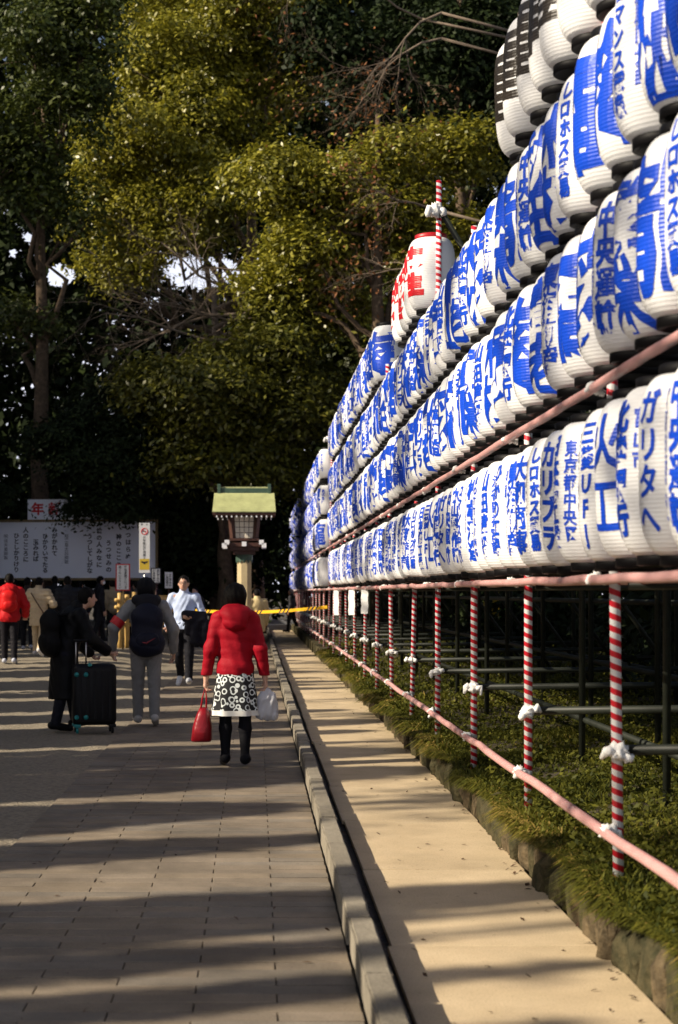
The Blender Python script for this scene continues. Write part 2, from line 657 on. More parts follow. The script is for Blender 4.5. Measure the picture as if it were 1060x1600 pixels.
gz = lambda x, y: float(ground_z(x, y))
g = grid_sheet('ground', -150, 150, -40, 400, 3, 3, lambda X, Y: X * 0 - 0.05, M['soil'])
tag(g, kind='structure')
rngg = np.random.default_rng(3)
g = grid_sheet('gravel_forecourt', -30, 0.4, -6, 75, 240, 420,
               lambda X, Y: np.where(X > -1.46, -0.036 - 0.0 * X, -0.012 + ground_z(X, Y)) + rngg.normal(0, 0.006, X.shape) * (X < -1.6) + np.where((Y > 34.2) & (X > -1.6), 0.03, 0.0), M['gravel'])
tag(g, kind='structure')


def bank_z(X, Y):
    return 0.24 + 0.16 * sstep(1.6, 3.2, X) + 0.25 * sstep(3.2, 8, X) + 0.03 * np.sin(X * 3 + Y * 1.7) * np.cos(Y * 2.3)


g = grid_sheet('grass_bank', 1.54, 14, -2, 80, 40, 200, bank_z, M['soil'])
tag(g, kind='structure')

# ------------------------------------------------------------------ paved walk (bricks laid in running bond)
walk = MB().box((-0.525, 14.0, -0.03), (1.85, 42, 0.02)).build('paved_walk', M['joint'])
tag(walk, kind='structure')
TL, TW = 0.62, 0.125
tile_me = []
for k, mm in enumerate(('paver', 'paver2', 'paver3')):
    mb = MB().box((0, 0, 0), (TL - 0.005, TW - 0.005, 0.024))
    me = mb.mesh('paving_slab')
    bm = bmesh.new()
    bm.from_mesh(me)
    bmesh.ops.bevel(bm, geom=[e for e in bm.edges if all(v.co.z > 0 for v in e.verts)], offset=0.003, segments=1, affect='EDGES')
    bm.to_mesh(me)
    bm.free()
    me.materials.append(M[mm])
    tile_me.append(me)
half_me = []
for mm in ('paver', 'paver3'):
    me = MB().box((0, 0, 0), (TL / 2 - 0.005, TW - 0.005, 0.024)).mesh('paving_slab')
    me.materials.append(M[mm])
    half_me.append(me)
rest = {'paver': MB(), 'paver2': MB()}
n_slab = 0
for r in range(int((34.6 - 4.6) / TW)):
    y = 4.6 + (r + 0.5) * TW
    odd = r % 2
    cells = [(0.39 - TL * (i + 0.5), TL) for i in range(3)] if not odd else \
        [(0.39 - TL / 4, TL / 2)] + [(0.39 - TL / 2 - TL * (i + 0.5), TL) for i in range(2)] + [(0.39 - TL * 2.75, TL / 2)]
    for x, L in cells:
        dz = random.gauss(0, 0.0012)
        rot = (random.gauss(0, 0.004), random.gauss(0, 0.002), random.gauss(0, 0.003))
        if n_slab < 290:
            me = random.choice(tile_me) if L == TL else random.choice(half_me)
            inst('paving_slab', me, walk, (x, y, -0.012 + dz), rot)
            n_slab += 1
        else:
            rest[random.choice(('paver', 'paver2'))].box((x, y, -0.012 + dz), (L - 0.005, TW - 0.005, 0.024), rot[2], rot[0], rot[1])
for k, mb in rest.items():
    o = mb.build('far_paving', M[k], walk)
    tag(o, kind='stuff')

# ------------------------------------------------------------------ kerb of separate stones, gutter, boarded path
kerb = MB().box((0.45, 32, -0.02), (0.09, 62, 0.03)).build('kerb', M['joint'])
tag(kerb, kind='structure')
for i in range(60):
    y = 3.2 + i * 0.98
    mb = MB().box((0, 0, 0.06), (0.105, 0.972, 0.135))
    me = mb.mesh('kerb_stone')
    bm = bmesh.new()
    bm.from_mesh(me)
    bmesh.ops.subdivide_edges(bm, edges=[e for e in bm.edges if abs(e.verts[0].co.y - e.verts[1].co.y) > 0.5], cuts=6)
    bmesh.ops.bevel(bm, geom=[e for e in bm.edges if e.is_boundary or e.calc_face_angle(0) > 0.5], offset=0.009, segments=2, affect='EDGES')
    for v in bm.verts:
        v.co += Vector((random.gauss(0, 0.0012), 0, random.gauss(0, 0.001)))
    bm.to_mesh(me)
    bm.free()
    link('kerb_stone', me, M['kerb'], kerb, (0.452 + random.gauss(0, 0.003), y, random.gauss(0, 0.004)), (0, 0, random.gauss(0, 0.002)))
gut = MB().box((0.575, 32, -0.06), (0.14, 62, 0.03)).build('gutter', M['gutter'])
tag(gut, kind='structure')
path = MB().box((1.06, 32, -0.045), (0.86, 62, 0.03)).build('boarded_path', M['joint'])
tag(path, kind='structure')
y = 3.0
while y < 62:
    L = 1.82
    x0 = 0.580 + random.uniform(-0.012, 0.012)
    x1 = 1.485 + random.uniform(-0.012, 0.02)
    mb = MB().box((0, 0, 0), (x1 - x0, L - 0.006, 0.028))
    mb.build('path_board', random.choice((M['board'], M['board2'])), path, loc=((x0 + x1) / 2, y + L / 2, -0.014 + random.gauss(0, 0.001)),
             rot=(random.gauss(0, 0.0012), random.gauss(0, 0.0015), random.gauss(0, 0.0012)), bevel=0.004)
    y += L

# far end: low grey steps across the path
for k, (yy, z, h) in enumerate(((62.5, 0.10, 0.24), (63.5, 0.26, 0.24))):
    o = MB().box((0.2, yy, z), (7, 1.2, h)).build('stone_step', M['grey_step'], bevel=0.015)
    tag(o, kind='structure')

# ------------------------------------------------------------------ retaining wall of upright stones
wall = empty('retaining_wall', (1.55, 4, 0))
tag(wall, 'low mossy retaining wall of rough upright stones beside the boarded path', 'wall')


def rock_mesh(seed, w_, d_, h_):
    rng = np.random.default_rng(seed)
    bm = bmesh.new()
    bmesh.ops.create_icosphere(bm, subdivisions=2, radius=1.0)
    ph = rng.uniform(0, 6, 6)
    for v in bm.verts:
        c = v.co
        s = max(abs(c.x), abs(c.y), abs(c.z))
        b = c.lerp(c / s, 0.55)
        k = 1 + 0.10 * math.sin(5 * c.x + ph[0]) * math.cos(4 * c.z + ph[1]) + 0.08 * math.sin(7 * c.y + ph[2] + 3 * c.z)
        v.co = Vector((b.x * k * d_ / 2, b.y * k * w_ / 2, b.z * (1 + 0.08 * math.sin(4 * c.y + ph[3])) * h_ / 2))
    me = bpy.data.meshes.new('stone')
    bm.to_mesh(me)
    bm.free()
    return me


y = 3.6
i = 0
while y < 33.8:
    wdt = random.uniform(0.10, 0.22)
    h = random.uniform(0.24, 0.34)
    me = rock_mesh(i, wdt * 1.12, random.uniform(0.13, 0.2), h)
    o = link('stone', me, random.choice((M['stone'], M['stone2'], M['stone2'])), wall)
    o.location = (random.gauss(0.005, 0.014), y + wdt / 2 - 4, h / 2 - 0.09)
    o.rotation_euler = (random.gauss(0, 0.1), random.gauss(-0.06, 0.07), random.gauss(0, 0.15))
    y += wdt
    i += 1
y = 33.8
mbw = MB()
while y < 62:
    mbw.box((0, y - 4, 0.08), (0.2, 0.42, 0.34), random.gauss(0, 0.1))
    y += 0.45
tag(mbw.build('far_wall_stones', M['stone2'], wall), kind='stuff')

# ------------------------------------------------------------------ grass on the bank
rg = np.random.default_rng(21)


def blades(n, x0, x1, y0, y1, hgt, wid, ypow=1.0, hang=False):
    X = rg.uniform(x0, x1, n)
    Y = y0 + (y1 - y0) * rg.random(n) ** ypow
    # tufts: pull blades towards tuft centres
    Z = bank_z(X, Y)
    base = np.stack([X, Y, Z], 1)
    ang = rg.uniform(0, 2 * math.pi, n)
    lean = rg.uniform(0.1, 0.9, n)
    if hang:
        ang = math.pi + rg.normal(0, 0.6, n)
        lean = rg.uniform(0.7, 1.4, n)
    h = hgt * rg.uniform(0.5, 1.3, n) * (0.7 + 0.5 * np.sin(X * 5 + 1) * np.sin(Y * 3.1))
    d = np.stack([np.cos(ang) * lean, np.sin(ang) * lean, np.ones(n) * (0.75 if not hang else 0.35)], 1)
    mid = base + d * h[:, None] * 0.5
    tip = base + d * h[:, None] * np.array([1.0, 1.0, 0.72 if not hang else -0.6])
    sd = np.stack([-np.sin(ang), np.cos(ang), np.zeros(n)], 1) * wid * rg.uniform(0.6, 1.4, (n, 1))
    V = np.stack([base - sd * 0.6, base + sd * 0.6, mid + sd, tip, mid - sd], 1).reshape(-1, 3)
    j = np.arange(n)[:, None] * 5
    Q = np.concatenate([j + np.array([[0, 1, 2, 4]]), j + np.array([[4, 2, 3, 3]])], 0)
    T = np.concatenate([j + np.array([[0, 1, 2]]), j + np.array([[0, 2, 4]]), j + np.array([[4, 2, 3]])], 0)
    dry = 0.18 * np.sin(Y * 1.3 + X * 2) + (0.25 if hang else 0.0)
    tint = np.repeat(np.clip(rg.beta(2, 2.4, n) + dry, 0, 1), 5)
    return V, T, tint


sets = [blades(46000, 1.58, 3.4, 5.5, 14, 0.085, 0.005, 1.3), blades(16000, 1.6, 5.0, 9, 20, 0.08, 0.009, 1.2), blades(16000, 1.6, 6.0, 16, 40, 0.13, 0.016, 1.2),
        blades(24000, 1.49, 1.66, 4.5, 14, 0.15, 0.0045, 1.2, True), blades(20000, 1.49, 1.66, 13, 34, 0.21, 0.009, 1.2, True), blades(7000, 1.5, 1.8, 4.5, 16, 0.11, 0.005, 1.2), blades(5000, 1.5, 1.8, 16, 34, 0.14, 0.010, 1.2)]
Vs, Ts, tt, off = [], [], [], 0
for V, T, t_ in sets:
    Vs.append(V)
    Ts.append(T + off)
    tt.append(t_)
    off += len(V)
o = link('grass', np_mesh('grass', np.concatenate(Vs), np.concatenate(Ts), np.concatenate(tt)), M['grass'])
tag(o, 'green and straw coloured grass covering the bank under the lanterns', 'grass', kind='stuff')
# broad low leaves among the grass
n = 34000
X = 1.56 + 3.2 * rg.random(n) ** 1.3
Y = 5.5 + 22 * rg.random(n) ** 1.8
Z = bank_z(X, Y) + rg.uniform(0.0, 0.16, n) ** 1.0 * np.clip(0.55 + 0.6 * np.sin(X * 6 + 2) * np.sin(Y * 4.1) + 0.3 * np.sin(Y * 9 + X * 5), 0.1, 1.3)
V, Q = leaf_quads(np.stack([X, Y, Z], 1), np.tile([0, 0, 1.0], (n, 1)), 0.042, 0.024, rg, 0.6)
o = link('ground_cover', np_mesh('ground_cover', V, Q, np.repeat(rg.beta(2, 2.5, n), 4)), M['grass'])
tag(o, 'small leafy ground cover mixed into the grass of the bank', 'ground cover', kind='stuff')


# ------------------------------------------------------------------ striped poles, rails, pipes and lanterns
LR, LHH, LRC = 0.219, 0.322, 0.132     # lantern radius, half height, ring radius
LX, PX, PITCH, BAY, POLE0 = 1.585, 1.60, 0.366, 2.25, 6.77
ROWZ = [EYE + b_ + LHH for b_ in (0.13, 0.965, 1.71, 2.51)]


def lan_r(t):
    t = min(1.0, abs(t))
    return LRC + (LR - LRC) * max(0.0, 1 - t ** 3.8) ** 0.5


prof = []
for i in range(25):
    a = math.pi * i / 24
    t = -math.cos(a)
    prof.append((lan_r(t), t * LHH))
body_me = MB().lathe(prof, 28).mesh('paper_lantern')
body_me.polygons.foreach_set('use_smooth', [len(p.vertices) == 4 for p in body_me.polygons])
body_me.materials.append(M['lantern'])


def ring_mesh(name, m, up):
    s = 1 if up else -1
    p = [(LRC + 0.004, -0.012), (LRC + 0.014, -0.008), (LRC + 0.014, 0.038), (LRC + 0.004, 0.042), (LRC - 0.02, 0.036)]
    me = MB().lathe(p, 28).mesh(name)
    me.polygons.foreach_set('use_smooth', [len(q.vertices) == 4 for q in me.polygons])
    me.materials.append(m)
    return me


top_me, bot_me, redtop_me = ring_mesh('top_ring', M['cap'], True), ring_mesh('bottom_ring', M['cap'], False), ring_mesh('top_ring', M['redcap'], True)


def lettering(items, m, seed=0, brush=0.0):
    V, Fc = text2d(items)
    V = [(a * 0.95, b * LHH / 0.345) for a, b in V]
    bm = bmesh.new()
    vs = [bm.verts.new((a, b, 0)) for a, b in V]
    for f in Fc:
        try:
            bm.faces.new([vs[i] for i in f])
        except ValueError:
            pass
    xs = [v[0] for v in V]
    ys = [v[1] for v in V]
    for ax, lo, hi, st in ((0, min(xs), max(xs), 0.035), (1, min(ys), max(ys), 0.05)):
        q = lo + st
        while q < hi:
            co = Vector((q, 0, 0)) if ax == 0 else Vector((0, q, 0))
            no = Vector((1, 0, 0)) if ax == 0 else Vector((0, 1, 0))
            bmesh.ops.bisect_plane(bm, geom=bm.verts[:] + bm.edges[:] + bm.faces[:], plane_co=co, plane_no=no)
            q += st
    rng = random.Random(seed)
    p1, p2 = rng.uniform(0, 6), rng.uniform(0, 6)
    for v in bm.verts:
        u, z = v.co.x, v.co.y
        if brush:
            u += brush * (math.sin(z * 19 + p1) * 0.5 + math.sin(u * 23 + z * 31 + p2) * 0.5)
            z += brush * math.sin(u * 17 + p2) * 0.6 - 0.10 * abs(u) * brush / 0.01 * 0.2
        z = max(-LHH * 0.96, min(LHH * 0.96, z))
        r = lan_r(z / LHH) + 0.0022
        th = u / LR
        v.co = Vector((-r * math.cos(th), -r * math.sin(th), z))
    me = bpy.data.meshes.new('lettering')
    bm.to_mesh(me)
    bm.free()
    me.materials.append(m)
    return me


def big(chars, side=None, bold=0.045):
    n = len(chars)
    sz = {1: 0.56, 2: 0.335, 3: 0.205, 4: 0.155}[n]
    it = [(chars, 0.0, 0.285 if n > 1 else 0.25, sz, bold, 0.92)]
    if n > 1:
        it = [(c, 0.0, 0.29 - i * sz * 0.92, sz, bold, 0.92) for i, c in enumerate(chars)]
    if side:
        m_ = len(side)
        it.append((side, 0.245, 0.25, min(0.085, 0.52 / m_), 0.03, 1.0))
    return it


def col1(s, size=None, x=0.0, bold=0.03, side=None):
    size = size or min(0.17, 0.56 / len(s))
    it = [(s, x, 0.29, size, bold, 1.0)]
    if side:
        it.append((side, x + 0.145, 0.25, min(0.085, 0.5 / len(side)), 0.035, 1.0))
        it.append((side[::-1] + side[:1], x - 0.14, 0.25, min(0.08, 0.5 / (len(side) + 1)), 0.035, 1.0))
    return it


SMALL = [col1('火工', 0.27, 0, 0.02), col1('三菱UFJ', None, 0, 0.04, '銀行本店'), col1('日本橋工業', None, 0, 0.05, '東京都中央区'), col1('カリブラ', None, 0, 0.045, '株式会社'), col1('しロホス貿易', None, 0, 0.05, '大阪市'), col1('大和商事', None, 0, 0.05, '千代田区'),
         col1('東海物産', None, 0, 0.05, '名古屋市中区'), col1('ひかり工房', None, 0, 0.05, '奉献'), col1('山田建設', None, 0, 0.05, '渋谷区神宮前'), col1('BOTTLING', 0.068, 0, 0.05, '東日本飲料'), col1('松本酒造', None, 0, 0.05, '長野県'),
         col1('ロマンス電機', None, 0, 0.05, '品川区大崎'), col1('丸山製作所', None, 0, 0.05, '埼玉県'), col1('中央運輸', None, 0, 0.05, '横浜市西区'), col1('ガリタヘ', None, 0, 0.03), col1('北陸銀行', None, 0, 0.05, '富山市')]
LARGE = [big('大林', '奉献組合'), big('橋', '献燈会社', 0.03), big('白木', '東京組合'), big('龍', None, 0.025), big('秋田', '大阪府能勢'), big('國', '酒造', 0.03), big('東山', '株式会社'), big('梅', '石川県', 0.035), big('神州', '兵庫県明石'),
         big('藤', '奉献', 0.025), big('美木'), big('繁栄', '岐阜県', 0.03), big('櫻', None, 0.025), big('木村', '青森県'), big('福', '奉献酒造', 0.035), big('養老', '福井県', 0.03)]
L_SMALL = [lettering(it, M['print_blue'], i, 0.007) for i, it in enumerate(SMALL)]
L_LARGE = [lettering(it, M['print_blue'], 50 + i, 0.012) for i, it in enumerate(LARGE)]
L_RED = [lettering(it, M['print_red'], 90 + i, 0.006) for i, it in enumerate(([('薩', 0.0, 0.26, 0.50, 0.03, 1)], [('摩', 0.0, 0.26, 0.50, 0.025, 1)], [('藤', 0.0, 0.26, 0.50, 0.025, 1)]))]
L_BLACK = [lettering(it, M['print_black'], 95 + i, 0.012) for i, it in enumerate(([('重', 0.0, 0.27, 0.44, 0.022, 1)], [('豊', 0.0, 0.27, 0.44, 0.02, 1)], [('車', 0.0, 0.27, 0.44, 0.03, 1)]))]

ROWN = ['bottom row', 'second row', 'third row', 'top row']
ORD = ['first', 'second', 'third', 'fourth', 'fifth', 'sixth', 'seventh', 'eighth', 'ninth', 'tenth', 'eleventh', 'twelfth', 'thirteenth', 'fourteenth', 'fifteenth',
       'sixteenth', 'seventeenth', 'eighteenth', 'nineteenth', 'twentieth', 'twenty-first', 'twenty-second', 'twenty-third', 'twenty-fourth']


def lantern(row, y, let_me, label, group, red=False, rz=0.0):
    o = inst('paper_lantern', body_me, None, (LX + random.gauss(0, 0.006), y, ROWZ[row] + random.gauss(0, 0.005)), (random.gauss(0, 0.014), random.gauss(0, 0.016), random.gauss(0, 0.03)), (1 + random.gauss(0, 0.012), 0.838 + random.gauss(0, 0.008), 1 + random.gauss(0, 0.008)))
    tag(o, label, 'lantern', group)
    inst('top_ring', redtop_me if red else top_me, o, (0, 0, LHH - 0.004))
    inst('bottom_ring', bot_me, o, (0, 0, -LHH + 0.004), (math.pi, 0, 0))
    inst('lettering', let_me, o, None, (0, 0, rz))
    return o


def pole_word(k):
    return 'nearest striped pole' if k == 0 else ORD[k] + ' striped pole'


small_i = 0
for row in range(4):
    for k in range(-1, 10):
        if row == 3 and k in (1, 2, 4):
            continue
        for j in range(6):
            y = POLE0 + k * BAY + 0.21 + j * PITCH
            if k == -1 and j < 0:
                continue
            colr, grp, red = 'blue', 'white paper lanterns with blue lettering on the near rack', False
            if row == 0:
                me = L_SMALL[(k * 6 + j + 6 - 4) % len(L_SMALL)]
                rz = random.uniform(0.05, 0.5)
            else:
                # runs of firms that hang the same lettering twice or so
                q = (k * 6 + j + 6)
                me = L_LARGE[(q * 7 + row * 5 + (q // 3)) % len(L_LARGE)] if (q + row) % 6 not in (2, 5) else L_SMALL[(q * 3 + row) % len(L_SMALL)]
                rz = random.uniform(0.15, 0.6)
            wlab = ('large blue characters' if row else 'a column of blue characters')
            if row and me in L_SMALL:
                wlab = 'a column of blue characters'
            if row == 3 and k < 1:
                me, wlab, colr, grp = L_BLACK[j % 3 if j < 3 else 0], 'large black characters', 'black', 'white paper lanterns with black lettering'
                rz = 0.15
            if row == 3 and k == 3:
                me, wlab, colr, grp, red = L_RED[j % 3], 'large red characters', 'red', 'white paper lanterns with red lettering and red rings', True
                red = True
                rz = 0.12
            where = f'{ORD[j]} past the {pole_word(k)}' if k >= 0 else f'{ORD[5 - j]} before the nearest striped pole'
            lantern(row, y, me, f'lantern with {wlab}, {ROWN[row]}, {where}'.replace('lantern with a column', 'paper lantern with a column'), grp, red, rz)

far_rest = []
Y2 = POLE0 + 12 * BAY + 0.24
for row in range(4):
    nrow = 100 if row < 3 else 82
    for q in range(nrow):
        y = Y2 + q * PITCH + 0.054 * (q // 6)
        if q < 13 or (row == 3 and q >= 80):
            me, wl, grp = (L_SMALL if (q + row) % 3 == 0 else L_LARGE)[(q * 5 + row * 3) % 16], 'blue', 'white paper lanterns with blue lettering on the far rack'
            if row == 3 and q == 81:
                me, wl, grp = L_BLACK[0], 'black', 'white paper lanterns with black lettering'
            if row == 3 and q == 80:
                me, wl, grp = L_RED[0], 'red', 'white paper lanterns with red lettering and red rings'
            lab = f'white lantern with {wl} writing on the far rack, {ROWN[row]}, {ORD[min(q, 23)]} from its near end'
            if q >= 80:
                lab = f'lantern with {wl} writing at the far end of the top row'
            lantern(row, y, me, lab, grp, wl == 'red', random.uniform(-0.15, 0.25))
        else:
            far_rest.append((row, y, q))
# the farthest lanterns, a few pixels each: one mass
fm = MB()
fprof = [(LRC, -LHH - 0.03), (LRC, -LHH), (0.195, -LHH * 0.8), (LR, -LHH * 0.3), (LR, LHH * 0.3), (0.195, LHH * 0.8), (LRC, LHH), (LRC, LHH + 0.03)]
for row, y, q in far_rest:
    n0 = len(fm.v)
    fm.lathe(fprof, 10, (LX, y, ROWZ[row]))
    for q_ in range(n0, len(fm.v)):
        fm.v[q_] = (fm.v[q_][0], y + (fm.v[q_][1] - y) * 0.838, fm.v[q_][2])
mm, t, b = nmat('far_lantern_vinyl')
tc = t.nodes.new('ShaderNodeTexCoord')
n1 = t.nodes.new('ShaderNodeTexNoise')
n1.inputs['Scale'].default_value = 9.0
n1.inputs['Detail'].default_value = 3
t.links.new(tc.outputs['Object'], n1.inputs['Vector'])
rp = t.nodes.new('ShaderNodeValToRGB')
rp.color_ramp.elements[0].position = 0.47
rp.color_ramp.elements[0].color = (0.8, 0.8, 0.8, 1)
rp.color_ramp.elements[1].position = 0.5
rp.color_ramp.elements[1].color = (0.008, 0.06, 0.6, 1)
t.links.new(n1.outputs['Fac'], rp.inputs['Fac'])
t.links.new(rp.outputs['Color'], b.inputs['Base Color'])
b.inputs['Roughness'].default_value = 0.4
o = fm.build('distant_lanterns', mm, smooth=True)
tag(o, 'mass of small white lanterns with blue writing filling the far end of the rack', 'lanterns', 'white paper lanterns with blue lettering on the far rack', 'stuff')


def knot_mesh(seed):
    rng = np.random.default_rng(seed)
    bm = bmesh.new()
    bmesh.ops.create_icosphere(bm, subdivisions=3, radius=0.05)
    ph = rng.uniform(0, 6, 5)
    for v in bm.verts:
        c = v.co.normalized()
        k = 1 + 0.22 * math.sin(6 * math.atan2(c.y, c.x) + 4 * c.z + ph[0]) + 0.15 * math.sin(9 * c.z + 5 * c.x + ph[1]) + 0.1 * math.sin(13 * c.y + ph[2])
        v.co = Vector((c.x * 0.052, c.y * 0.052, c.z * 0.044)) * k
    me = bpy.data.meshes.new('cloth_knot')
    # cloth ends
    for s in (-1, 1):
        pts = [(s * 0.03, -0.02, 0.0), (s * 0.055, -0.03, -0.004 - 0.01 * s), (s * 0.07, -0.026, -0.03 * rng.uniform(-0.6, 1.2)), (s * 0.08, -0.02, -0.05 * rng.uniform(-0.6, 1.6))]
        mb = MB().tube(pts, [0.02, 0.03, 0.026, 0.012], 8)
        tm = mb.mesh('x')
        bm.from_mesh(tm)
        bpy.data.meshes.remove(tm)
    bm.to_mesh(me)
    bm.free()
    me.polygons.foreach_set('use_smooth', [True] * len(me.polygons))
    me.materials.append(M['knot'])
    return me


KNOTS = [knot_mesh(i) for i in range(5)]
mb = MB().tube([(0, 0, 0), (0, 0, 1)], 0.0245, 14)
PH = 1.66
low_pole_me = MB().tube([(0, 0, 0), (0, 0, 4.05)], 0.0245, 14).mesh('striped_pole')
high_pole_me = MB().tube([(0, 0, 0), (0, 0, 5.0)], 0.0245, 14).mesh('striped_pole')
for me in (low_pole_me, high_pole_me):
    me.materials.append(M['stripe'])
    me.polygons.foreach_set('use_smooth', [len(p.vertices) == 4 for p in me.polygons])


def rack(name, label, y0, n, extra_tops):
    root = empty(name, (PX, y0, 0))
    tag(root, label, 'lantern rack')
    L = (n - 1) * BAY

    def rail(nm, x, z, r, m, a=-1.2, b=None):
        bb = L + 0.3 if b is None else b
        nn = int((bb - a) / 0.4)
        me = MB().tube([(random.gauss(0, 0.003), random.gauss(0, 0.003), (bb - a) * q / nn) for q in range(nn + 1)], [r * random.uniform(0.96, 1.06) for q in range(nn + 1)], 12).mesh(nm)
        me.polygons.foreach_set('use_smooth', [len(p.vertices) == 4 for p in me.polygons])
        return link(nm, me, M[m], root, (x - PX, a, z), (R_(-90), 0, 0))
    rail('handrail', 1.535, 0.475, 0.024, 'pink')
    rail('lantern_rail', 1.475, ROWZ[0] - LHH - 0.075, 0.021, 'pink')
    rail('lantern_rail', 1.475, ROWZ[1] - LHH - 0.072, 0.021, 'pink')
    for r in range(4):
        rail('back_rail', 1.71, ROWZ[r] - LHH - 0.075, 0.02, 'pipe' if r else 'pink')
    for i in range(n):
        y = i * BAY
        hi = i in extra_tops
        p = inst('striped_pole', high_pole_me if hi else low_pole_me, root, (0, y, 0.16), (0, R_(random.gauss(0.5, 0.4)), random.uniform(0, 6)))
        zb = 0.16
        for kx, kz, s in ((-0.05, 0.475, 0.7), (-0.005, 0.83, 0.78), (-0.10, ROWZ[0] - LHH - 0.07, 0.55), (-0.11, ROWZ[1] - LHH - 0.07, 0.55)):
            k = inst('cloth_knot', random.choice(KNOTS), p)
            k.matrix_parent_inverse = Matrix.Identity(4)
            a = p.rotation_euler.z
            mloc = p.rotation_euler.to_matrix().inverted() @ Vector((kx, -0.02, kz - zb))
            k.location = mloc
            k.rotation_euler = (random.gauss(0, 0.3), random.gauss(0, 0.3), -a + random.gauss(0.6 if kz == 0.475 else 0, 0.4))
            k.scale = (s, s, s * random.uniform(0.9, 1.15))
        if hi:
            k = inst('cloth_knot', KNOTS[0], p, p.rotation_euler.to_matrix().inverted() @ Vector((-0.02, -0.02, ROWZ[3] + 0.52 - zb)), (0, 0, -p.rotation_euler.z))
            k.scale = (1.1, 1.1, 1.4)
            b_ = MB().tube([(0.02, -0.03, ROWZ[3] + 0.52), (0.9, 0.5, ROWZ[3] - 0.7)], 0.026, 8).build('brace', M['pipe'], root, True, loc=(0, y, 0))
        # cross pipe at the middle knot, uprights and diagonal behind
        mbx = MB().tube([(0.02, 0.03, 0.83), (2.6, 0.03, 0.86)], 0.024, 8)
        mbx.build('cross_pipe', M['pipe'], root, True, loc=(0, y, 0))
        for j, (x, h) in enumerate(((0.72, 4.2), (1.35, 4.2), (2.2, 3.6))):
            yy = y + 0.35 * (j - 1)
            MB().tube([(x, yy, 0.25), (x, yy, h)], 0.024, 8).build('upright_pipe', M['pipe'], root, True)
        MB().tube([(2.5, y + 0.25, 0.3), (0.4, y + 0.25, 3.2)], 0.022, 8).build('diagonal_pipe', M['pipe'], root, True)
    for x, z in ((0.74, 0.62), (1.38, 0.92), (2.24, 0.78), (1.38, 1.45)):
        me = MB().tube([(0, 0, 0), (0, 0, L + 1.5)], 0.023, 8).mesh('long_pipe')
        link('long_pipe', me, M['pipe'], root, (x, -0.8, z), (R_(-90), 0, 0), True)
    for r in range(4):
        for i in range(n):
            MB().tube([(0.05, 0, ROWZ[r] - LHH - 0.10), (1.4, 0, ROWZ[r] - LHH - 0.10)], 0.02, 8).build('cross_pipe', M['pipe'], root, True, loc=(0, i * BAY + 0.03, 0))
    return root


rack('lantern_rack', 'long near rack of red and white striped poles carrying rows of lanterns', POLE0 - BAY, 13, {4})
rack('lantern_rack', 'far rack of striped poles beyond the gap, closer to the wooden shrine lantern', POLE0 + 12 * BAY, 18, {0})
# near pole has its extra far pole removed by the gap: paper slips hang from the low rail
for i, (yy, h) in enumerate(((20.6, 0.32), (23.4, 0.38), (27.9, 0.45))):
    V = []
    for s in range(7):
        z = 1.56 - h * s / 6
        for a in (-0.055, 0.055):
            V.append((1.46 + a * 0.8 + 0.004 * math.sin(s * 2 + i), yy - a * 0.6 + 0.006 * math.sin(s * 1.3), z))
    mb = MB().add(V, [(2 * s, 2 * s + 1, 2 * s + 3, 2 * s + 2) for s in range(6)])
    o = mb.build('paper_slip', M['paper'])
    md = o.modifiers.new('thick', 'SOLIDIFY')
    md.thickness = 0.003
    tag(o, ('short', 'middle', 'longest')[i] + ' white paper slip hanging under the low rail ' + ('nearest the camera', 'between two others', 'farthest along the near rack')[i], 'paper slip', 'white paper slips hanging from the rail')

#=TREES=
# ------------------------------------------------------------------ wooden shrine lantern on a post
TY = 36.0
px = TY / F_
T = empty('shrine_lantern', (-18 * px, TY, 0.02))
tag(T, 'large wooden shrine lantern with green copper gabled roof on tan post', 'shrine lantern')
zz = lambda py: EYE - (py - 925) * px
pw = 0.36
mb = MB()
V = []
for z, k in ((0.0, 1.0), (zz(872), 0.94), (zz(867), 0.9)):
    for a in range(8):
        t_ = math.pi / 8 + a * math.pi / 4
        V.append((math.cos(t_) * pw / 2 * 1.05 * k, math.sin(t_) * pw / 2 * 1.05 * k, z))
mb.add(V, [(8 * j + a, 8 * j + (a + 1) % 8, 8 * j + 8 + (a + 1) % 8, 8 * j + 8 + a) for j in range(2) for a in range(8)] + [tuple(range(16, 24))])
mb.build('post', M['tan_wood'], T)
mb = MB()   # metal collar with zigzag lower edge
V, Fc = [], []
n = 24
for a in range(n):
    t_ = 2 * math.pi * a / n
    for z in (zz(868), zz(880) + (0.05 if a % 2 else -0.03)):
        V.append((math.cos(t_) * 0.198, math.sin(t_) * 0.198, z))
for a in range(n):
    b2 = (a + 1) % n
    Fc.append((2 * a, 2 * a + 1, 2 * b2 + 1, 2 * b2))
mb.add(V, Fc).build('collar', M['verdigris'], T)
mb = MB()
for k, (y0_, w_, h_) in enumerate(((865, 0.52, 0.09), (859, 0.68, 0.09), (853, 0.80, 0.09))):
    mb.box((0, 0, zz(y0_)), (w_, w_, h_))
plat = mb.build('platform', M['wood'], T)
for sx in (-1, 0, 1):
    for sy in (-1, 1):
        for (xx, z_, s_) in ((sx * 0.40, zz(849.5), 0.085), (sx * 0.46, zz(854.5), 0.085)):
            if sx == 0 and z_ == zz(854.5):
                continue
            MB().box((xx, sy * 0.43, z_ - 0.04 * (sx == 0)), (s_ + 0.02, 0.12, s_ + 0.02)).build('bracket_tip', M['white_paint'], plat)
